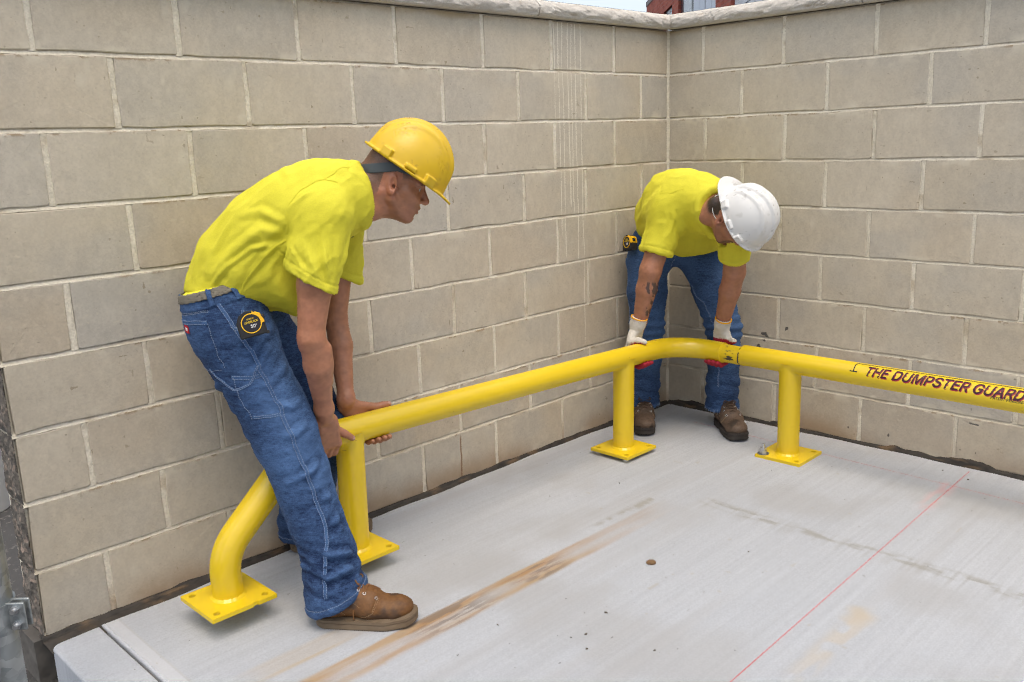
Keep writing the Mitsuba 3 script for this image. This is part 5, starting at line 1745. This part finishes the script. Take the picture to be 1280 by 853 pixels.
# tape measure clipped to the jeans at the right hip
def tape_measure(c, out, up, label, flip=1):
    key = thing('tape_measure', label, 'tape measure')
    N_, U_ = unit(out), None
    U_ = unit(np.asarray(up) - N_ * (N_ @ np.asarray(up)))
    X_ = np.cross(U_, N_)
    fr = frame(c, X_, U_, N_)
    prof = Polygon([(-.036, -.034), (.034, -.034), (.036, -.026), (.036, .002), (.030, .020), (.014, .033), (-.006, .036), (-.026, .028), (-.036, .010)]).buffer(-.006).buffer(.006)
    lay = [extrude(prof.buffer(-.004), -.020, -.017), extrude(prof, -.017, .013), extrude(prof.buffer(-.0035), .013, .0165)]
    scene[key] = mikit.ply(cat(lay).apply_transform(fr), 'mat_rubber', smooth=30)
    yb = Polygon([(.006, .006), (.012, .0335), (.030, .022), (.0365, .004), (.0365, -.002), (.02, -.004)])
    obj('case_band', extrude(yb, -.0172, .0172).apply_transform(fr), 'mat_case_yellow', key)
    obj('ring', extrude(Point(.003, .003).buffer(.0272, 32).difference(Point(.003, .003).buffer(.0245, 32)), .0160, .0184).apply_transform(fr), 'mat_case_yellow', key)
    dk = obj('label_disc', extrude(Point(.003, .003).buffer(.0247, 32), .0160, .0176).apply_transform(fr), 'mat_label', key)

    def word(t, h, w, x, y, mt):
        mm = meshkit.text_mesh(t, h, .0004, bold=True)
        mm.vertices[:, 0] *= w / np.ptp(mm.vertices[:, 0])
        mm.apply_translation((x - w / 2 + .003, y + .003, .0177))
        obj('lettering', mm.apply_transform(fr), mt, dk)
    word('STANLEY', .0040, .020, 0, .0105, 'mat_yellow_print')
    word('LEVERLOCK', .0055, .036, 0, .0015, 'mat_yellow_print')
    word("30'", .0085, .016, .003, -.0125, 'mat_white_print')
    obj('belt_clip', extrude(sbox(-.009, -.028, .009, .030), -.0225, -.0202).apply_transform(fr), 'mat_steel', key)
    obj('mouth', cat([bx(.032, .041, -.036, -.029, -.010, .010)]).apply_transform(fr), 'mat_rubber', key)
    obj('lock', rbox(.020, .040, .004, .018, -.007, .007, .003).apply_transform(fr), 'mat_rubber', key, smooth=40)
    return key


scene['mat_label'] = diffuse((.020, .018, .022), .4, .4)
tape_measure(b1(.252, -.141, .893), R1 + F1 * .12 + UZ * .10, UZ * .95 - F1 * .2, 'black and yellow tape measure clipped at the hip of the worker in the yellow hat')
# ------------------------------------------------------------------ the worker in the white hard hat
p2 = thing('person', 'worker in a white hard hat and red-dipped gloves stooping over the pipe bend', 'person')
SKIN2 = (.315, .140, .083)
RV2 = V(.7088, -.7045, -.0364)                 # across the view, up, and towards the yard: the way he is turned
UV2 = V(.1799, .1306, .9750)
TV2 = V(-.6821, -.6976, .2194)
X2 = unit(.37 * RV2 - .93 * UV2)
Z2 = unit(.56 * RV2 + .22 * UV2 + .80 * TV2)
Z2 = unit(Z2 - X2 * (Z2 @ X2))
Y2 = np.cross(Z2, X2)
HO2 = V(-.508, -.668, 1.016) + Z2 * .010 + X2 * .004
WA = unit(V(-.09, .29, .085))                  # across his shoulders
TB = [(V(-.215, -.175, .865), .130, .172), (V(-.285, -.255, .970), .138, .184), (V(-.360, -.355, 1.050), .136, .186), (V(-.425, -.460, 1.062), .116, .165), (V(-.468, -.538, 1.050), .078, .105), (V(-.49, -.58, 1.043), .07, .080), (V(-.505, -.625, 1.036), .066, .072)]
shR, elR, wrR = V(-.505, -.372, 1.030), V(-.594, -.336, .784), V(-.580, -.267, .548)
shL, elL, wrL = V(-.424, -.640, .955), V(-.357, -.601, .768), V(-.279, -.492, .510)
sk = Shape()
for (a, ra, wa), (b, rb, wb) in zip(TB[1:-3], TB[2:-2]):
    sk.add(ecap(a, b, WA, ra * .6, wa * .7, rb * .6, wb * .7), .03)
sk.add(rcone(TB[3][0], V(-.492, -.596, 1.036), .058, .056), .03)
sk.add(rcone(V(-.470, -.54, 1.05), HO2 - Z2 * .03 - X2 * .02, .055, .060), .03)
for (s, e, w) in ((shR, elR, wrR), (shL, elL, wrL)):
    sk.add(rcone(TB[3][0] * .5 + s * .5, s, .06, .056), .03)
    sk.add(rcone(s, e, .055, .046), .02)
    m1 = e * .65 + w * .35
    sk.add(rcone(e, m1, .0455, .0445), .014)
    sk.add(rcone(m1, w, .0445, .031), .014)
    sk.add(rcone(w, w + unit(w - e) * .04, .030, .026), .01)
    sk.add(rcone(s * .4 + e * .6 + TV2 * .016, e + TV2 * .012, .034, .026), .014)
hs, HS2 = Shape(), .92
g02 = head(hs, HO2, X2, Y2, Z2)
for (how_, fn_, k_, c_0, r_0) in hs.ops:
    sk.ops.append((how_, (lambda p, fn_=fn_: HS2 * fn_(HO2 + (p - HO2) / HS2)), k_ * HS2, HO2 + (c_0 - HO2) * HS2, r_0 * HS2))
g2 = lambda x, y, z: HO2 + (g02(x, y, z) - HO2) * HS2
m = sk.mesh(.0038)
displace(m, lambda v: .0008 * (meshkit.fbm(v * 90, 2) - .5))
v = np.asarray(m.vertices)
col = head_color(HO2 + (v - HO2) / HS2, HO2, X2, Y2, Z2, SKIN2, (.030, .020, .015), (.03, .02, .014), beard=(.022, .015, .012), hairline=.82)
red = np.clip((meshkit.fbm(v * 18, 3) - .45) * 3, 0, 1)
col = col + (np.array([.36, .140, .088]) - col) * (red * .35)[:, None]
# the tattoo on the right forearm
c = elR * .62 + wrR * .38
q = v - c
lat, up = q @ RV2, q @ unit(elR - wrR)
pat = meshkit.fbm(np.stack([lat * 80, up * 44 + lat * 40, q @ TV2 * 20], -1), 3, seed=12)
tat = np.clip((pat - .44) * 16, 0, 1) * np.clip((.062 - np.abs(up)) / .012, 0, 1) * np.clip((lat + .006 + .02 * np.sin(up * 50)) / .006, 0, 1) * ((q @ TV2) > -.02) * (np.linalg.norm(q, axis=1) < .1)
c2 = elR * .28 + wrR * .72
q2 = v - c2
tat2 = np.clip((.016 - np.abs(q2 @ RV2 - .022)) / .006, 0, 1) * np.clip((.028 - np.abs(q2 @ unit(elR - wrR))) / .006, 0, 1) * np.clip((pat - .40) * 12, 0, 1) * ((q2 @ TV2) > -.02)
col = col + (np.array([.035, .032, .036]) - col) * (.86 * np.maximum(tat, tat2))[:, None]
scene[p2] = mikit.ply(m, 'mat_skin', smooth=True, color=np.clip(col, 0, 1))
pts = [V(-.484, -.590, 1.044) + V(-.30, -.95, -.02) * .006 + TV2 * .06 + UV2 * k_ + RV2 * j_ for k_, j_ in ((.055, .0), (.03, -.012), (.0, -.015), (-.03, -.008), (-.05, .008))]
cd, nc = snap(m, pts, .0022)
obj('neck_cord', tube(cd, .0015, 8), 'mat_white_print', p2, smooth=True)

# t-shirt
sh = Shape()
for (a, ra, wa), (b, rb, wb) in zip(TB[:-1], TB[1:]):
    sh.add(ecap(a, b, WA, ra, wa, rb, wb), .05)
sh.add(ellip(V(-.345, -.335, .945), np.array([WA, unit(V(-.6, -.75, .1)), unit(np.cross(WA, V(-.6, -.75, .1)))]), (.165, .12, .085)), .05)
h0 = V(-.30, -.27, .838)
hn = unit(V(.42, .48, -.78))


def hem2(p):
    q = p - h0
    return q @ hn + .008 * np.sin((q @ WA) * 40) - .05 * np.clip((q @ WA - .10) / .1, 0, 1)


sh.cut(hem2, .006)
sh.add(rcone(TB[3][0] * .45 + shR * .55, shR, .085, .082), .05)
sh.add(rcone(TB[3][0] * .45 + shL * .55, shL, .080, .074), .05)
eR2 = shR * .22 + elR * .78 + V(0, 0, .018)
eL2 = shL * .32 + elL * .68
nR2, nL2 = unit(elR - shR + V(.0, 0, -.06)), unit(elL - shL)
sh.add(sleeve([(shR, .080), (elR, .066)], eR2, nR2), .035)
sh.add(sleeve([(shL, .070), (elL, .058)], eL2, nL2), .035)
cn2, nn2_ = V(-.484, -.590, 1.044), unit(V(-.30, -.95, -.02))
sh.cut(lambda p: np.where((np.linalg.norm(p - cn2, axis=-1) < .16) & ((p - cn2) @ WA > -.085), (p - cn2) @ nn2_, -.05), .006)
sh.add(ecap(cn2 - nn2_ * .05, cn2 + nn2_ * .05, WA, .058, .060, .072, .074), .006, 's')
sh.add(rcone(shR * .42 + elR * .58, elR, .054, .057), .004, 's')
sh.add(rcone(shL * .52 + elL * .48, elL, .049, .050), .004, 's')
m = sh.mesh(.0052)
AXT = unit(TB[3][0] - TB[0][0])


def folds2(v):
    q = np.stack([v @ WA, v @ np.cross(WA, AXT), .25 * (v @ AXT)], -1)
    out = .0052 * (ridged(q, 12, 23) - .35) + .004 * (meshkit.fbm(v * 7, 3, seed=28) - .5) * 2
    out += .0026 * (ridged(np.stack([.5 * (v @ WA), v @ np.cross(WA, AXT), .4 * (v @ AXT) + .4 * (v @ WA)], -1), 26, 51) - .4)
    L = lambda *w: [V(*x) for x in w]
    ln = [(L((-.37, -.15, 1.02), (-.46, -.24, 1.05), (-.54, -.36, 1.08), (-.53, -.48, 1.09)), .010, .006), (L((-.55, -.45, 1.02), (-.52, -.45, .95), (-.46, -.42, .88)), .013, .008),
          (L((-.53, -.52, 1.02), (-.50, -.52, .95), (-.44, -.48, .88)), .013, .007), (L((-.50, -.58, .99), (-.47, -.55, .93), (-.41, -.52, .87)), .013, .007),
          (L((-.59, -.38, .96), (-.60, -.37, .90), (-.62, -.35, .85)), .011, .005), (L((-.58, -.31, .99), (-.60, -.30, .92), (-.62, -.31, .86)), .011, .006),
          (L((-.46, -.20, 1.02), (-.42, -.15, .98), (-.36, -.10, .95)), .013, .007), (L((-.48, -.22, .96), (-.42, -.16, .93)), .012, .006), (L((-.50, -.26, .93), (-.45, -.2, .90)), .011, .006),
          (L((-.56, -.42, 1.07), (-.57, -.44, 1.0), (-.58, -.42, .93)), .010, .005)]
    out += creases(v, ln)
    for e, nv in ((eR2, nR2), (eL2, nL2)):
        t = (v - e) @ nv
        k = np.linalg.norm(v - e, axis=1) < .10
        out += .0022 * k * (t > -.021) - .0016 * k * (np.abs(t + .0225) < .003)
    t = (v - cn2) @ nn2_
    k = np.linalg.norm(v - cn2, axis=1) < .13
    out += .0022 * k * (t > -.024) - .0016 * k * (np.abs(t + .0255) < .003)
    return out


displace(m, folds2)
shirt2 = obj('t_shirt', m, 'mat_shirt', p2, smooth=True)
shirt_seam(shirt2, m, [V(-.55, -.36, .95), V(-.545, -.37, 1.03), V(-.50, -.36, 1.10), V(-.44, -.33, 1.13)])
shirt_seam(shirt2, m, [V(-.53, -.37, 1.08), V(-.52, -.44, 1.10), V(-.50, -.52, 1.11)], .005)

# jeans
je = Shape()
LR2 = [(V(-.305, -.115, .86), .085), (V(-.318, -.118, .78), .094), (V(-.340, -.130, .64), .086), (V(-.362, -.142, .47), .075), (V(-.360, -.132, .33), .070), (V(-.352, -.118, .20), .066), (V(-.350, -.114, .10), .068), (V(-.350, -.112, .05), .072)]
LL2 = [(V(-.150, -.270, .86), .085), (V(-.150, -.300, .78), .096), (V(-.158, -.372, .64), .090), (V(-.168, -.432, .47), .077), (V(-.166, -.436, .33), .072), (V(-.168, -.432, .20), .068), (V(-.172, -.434, .10), .070), (V(-.174, -.436, .05), .074)]
for LG in (LR2, LL2):
    for (a, ra), (b, rb) in zip(LG[:-1], LG[1:]):
        je.add(rcone(a, b, ra, rb), .03)
je.add(ellip(V(-.225, -.185, .850), np.array([unit(V(-.48, .877, 0)), unit(V(-.877, -.48, 0)), UZ]), (.160, .115, .095)), .05)
w2n, w2c = unit(V(-.25, -.3, .92)), V(-.235, -.20, .925)
je.cut(lambda p: (p - w2c) @ w2n, .004)
je.cut(lambda p: np.where(p[..., 2] < .3, .088 - p[..., 2] + .004 * np.sin(p[..., 0] * 160), -.1), .003)
je.add(rcone(V(-.350, -.113, .13), V(-.350, -.112, .05), .052, .060), .004, 's')
je.add(rcone(V(-.172, -.434, .13), V(-.174, -.436, .05), .054, .062), .004, 's')
m = je.mesh(.0055)


def jfold2(v):
    z = v[:, 2]
    out = .005 * (meshkit.fbm(v * 9, 3, seed=14) - .5) * 2 + .003 * (ridged(v * np.array([1.2, 1.2, 2.0]), 15, 16) - .3)
    ph = (z + .03 * (meshkit.noise(v * 9) - .5) + .10 * v[:, 0]) * 2 * np.pi / .060
    out += .010 * np.clip((.28 - z) / .08, 0, 1) * np.clip((z - .10) / .05, 0, 1) * (np.abs(np.sin(ph * .5)) ** .7 - .6)
    kn = np.exp(-((z - .47) / .07) ** 2)
    out += .005 * kn * np.sin(z * 150 + 9 * v[:, 0])
    out += .002 * (z < .112) - .0016 * (np.abs(z - .1135) < .003)
    return out


displace(m, jfold2)
v = np.asarray(m.vertices)
fade = .22 + .34 * np.clip((meshkit.fbm(v * 5, 3, seed=32) - .35) * 2, 0, 1) + .16 * np.exp(-((v[:, 2] - .55) / .18) ** 2) + .35 * (v[:, 2] < .105) * (.4 + .6 * meshkit.noise(v * 90))
jeans2 = obj('jeans', m, 'mat_denim', p2, smooth=True, uv=np.c_[np.clip(fade, 0, 1), np.zeros(len(v))])
seam(jeans2, m, [V(-.40, -.02, .80), V(-.42, -.05, .62), V(-.44, -.09, .47), V(-.43, -.07, .33), V(-.42, -.06, .20), V(-.42, -.06, .11)], .009, (-.003, .003))
seam(jeans2, m, [V(-.20, -.30, .70), V(-.22, -.38, .60), V(-.225, -.44, .47), V(-.22, -.45, .33), V(-.225, -.45, .2)], .008, (-.002, .002))
seam(jeans2, m, [V(-.31, -.27, .84), V(-.30, -.25, .76), V(-.27, -.23, .73)], .006, (-.002, .002))
for (x, y, r) in ((-.350, -.112, .076), (-.174, -.436, .078)):   # frayed hem threads
    fr_ = []
    for a in np.linspace(0, 2 * np.pi, 46, endpoint=False):
        d_ = V(math.cos(a), math.sin(a), 0)
        b_ = V(x, y, .094) + d_ * (r - .001)
        fr_.append(tube([b_ + V(0, 0, .006), b_ + d_ * .002 + V(rng.normal(0, .003), rng.normal(0, .003), -.010 - .006 * rng.random())], .0007, 5))
    obj('frayed_hem', cat(fr_), 'mat_thread', jeans2, kind='stuff')
boot('r', p2, V(-.296, -.078, 0), V(-.80, -.60, 0), -1, 'mat_brown_leather', 'mat_dark_sole', 'mat_dark_lace', .30)
boot('l', p2, V(-.128, -.398, 0), V(-.66, -.75, 0), 1, 'mat_brown_leather', 'mat_dark_sole', 'mat_dark_lace', .31)
hh, _ = hard_hat(p2, HO2 + Z2 * .048 + X2 * .022, X2, Z2, 'mat_white_shell', 'scuffed white hard hat worn back to front', reverse=True)
headband(p2, g2, 'mat_grey_strap', .108, .082, .050, .030, knob=False)


# gloves
def glove(W, fore, P0, A, n_in, s_i, phi0, spans, thumb, red):
    s = Shape()
    hand(s, W, P0, A, n_in, UZ, RP, s_i, phi0, spans, thumb, kr=1.16)
    u = unit(fore)
    s.add(rcone(W, W - u * .020, .030, .034), .014)
    s.add(rcone(W - u * .020, W - u * .052, .0345, .0365), .008)
    s.cut(lambda p: -((p - (W - u * .052)) @ u) - .0, .003)
    m = s.mesh(.0032)
    rib = lambda v: .0008 * np.sin(np.arctan2((v - W) @ unit(np.cross(u, V(.3, .9, .1))), (v - W) @ unit(np.cross(u, np.cross(u, V(.3, .9, .1))))) * 40) * (((v - W) @ u) < -.022) + .0012 * (meshkit.fbm(v * 120, 2) - .5)
    displace(m, rib)
    v = np.asarray(m.vertices)
    k = np.clip(red(v) * 220 + 3.0 * (meshkit.fbm(v * 150, 2) - .5), 0, 1)[:, None]
    n = meshkit.fbm(v * 70, 3)[:, None]
    c = np.array([.52, .495, .455]) * (.86 + .25 * n) * (1 - k) + np.array([.30, .018, .034]) * (.75 + .4 * n) * k
    g = obj('glove', m, 'mat_coat', p2, smooth=True, color=np.clip(c, 0, 1))
    a = np.linspace(0, 2 * np.pi, 40)
    e1, e2 = unit(np.cross(u, V(.3, .9, .1))), unit(np.cross(u, np.cross(u, V(.3, .9, .1))))
    ring = np.array([W - u * .0525 + .0350 * (math.cos(t) * e1 + math.sin(t) * e2) for t in a])
    obj('cuff_edge', tube(ring, .0030, 10, cap=False), 'mat_orange_trim', g, smooth=True)


scene['mat_orange_trim'] = diffuse((.75, .33, .02), .8, .2)
PXR = V(-.628, yL, railz(-.628))
rad = lambda v, P, A: np.linalg.norm((v - P) - ((v - P) @ A)[:, None] * A, axis=1)
glove(V(-.597, -.262, .520), V(-.597, -.262, .520) - elR, PXR, -AX, V(0, -1, 0), [.030, .010, -.012, -.032], [10, 8, 10, 16], [122, 126, 122, 110], [(-52, .026, .018), (-84, .016, .014), (-112, .006, .012)],
      lambda v: np.maximum(RP + .009 - rad(v, PXR, AX), .440 - v[:, 2]))
PYL = V(XR, -.512, .4045)
glove(V(-.288, -.497, .495), V(-.288, -.497, .495) - elL, PYL, V(0, -1, 0), V(-1, 0, 0), [.032, .011, -.011, -.032], [10, 8, 10, 16], [122, 128, 124, 112], [(-40, .040, .018), (-56, .060, .014), (-70, .078, .012)],
      lambda v: .458 - v[:, 2])
tape_measure(V(-.432, -.098, .872), -.86 * RV2 + .42 * TV2, UV2, 'yellow and black tape measure on the hip of the white-hatted worker, seen edge on')
# ------------------------------------------------------------------ small things on the slab
c_ = V(-1.524, -1.028, 0)
a = np.linspace(0, 2 * np.pi, 14, endpoint=False)
dsc = Polygon([(.0165 * math.cos(t) * (1 + .06 * math.sin(3 * t)), .0155 * math.sin(t)) for t in a])
k = thing('disc', 'small round brown disc lying alone on the concrete', 'disc')
scene[k] = mikit.ply(extrude(dsc, .0006, .0042).apply_translation(c_), 'mat_rust_disc', smooth=30)
scene['mat_rust_disc'] = diffuse(lambda p, n, uv: MIX((.085, .05, .028), (.17, .105, .055), FBM(p.x * 90, p.y * 90, 1.0, 3)), .8, .3)
PEB = ((-1.863, -1.118, .006, .010), (-1.99, -1.15, .010, .005), (-2.03, -1.13, .005, .004), (-2.045, -1.20, .006, .006), (-1.25, -1.22, .004, .004), (-1.35, -1.33, .004, .003), (-1.93, -1.34, .005, .005), (-1.62, -.96, .003, .003), (-2.12, -.93, .004, .006),
       (-2.30, -.96, .005, .003), (-1.05, -.52, .004, .004), (-1.33, -.40, .004, .004), (-.16, -1.53, .008, .006), (-.12, -1.42, .006, .005))
lab = {0: ('dark splinter lying on the concrete between the brown disc and the camera', 'splinter')}
for i, (x, y, a_, b_) in enumerate(PEB):
    ic = trimesh.creation.icosphere(1, 1.0)
    v = np.asarray(ic.vertices)
    v = v * (1 + .35 * (meshkit.noise(v * 1.7 + i * 5)[:, None] - .5)) * np.array([a_, b_, min(a_, b_) * .6]) * .62
    ic.vertices = v
    ic.apply_translation((x, y, min(a_, b_) * .2))
    k = thing('pebble', 'small dark crumb of grit lying on the concrete slab', 'pebble', 'crumbs scattered on the slab')
    scene[k] = mikit.ply(ic, 'mat_disc', smooth=False)

# a pale pail standing behind the wall's left end, a sliver of it in view
pk = thing('pail', 'white plastic pail just showing behind the broken end face of the left wall', 'pail')
pc = V(-2.79, 1.62, -.14)
scene[pk] = mikit.ply(tube([pc + V(0, 0, z) for z in (.0, .004, .30, .302)], [.100, .104, .122, .122], 48), 'mat_pail', smooth=40)
scene['mat_pail'] = diffuse((.5, .51, .51), .45, .4)
obj('rim', trimesh.creation.torus(.123, .006, 48, 10).apply_translation(pc + V(0, 0, .295)), 'mat_pail', pk, smooth=True)
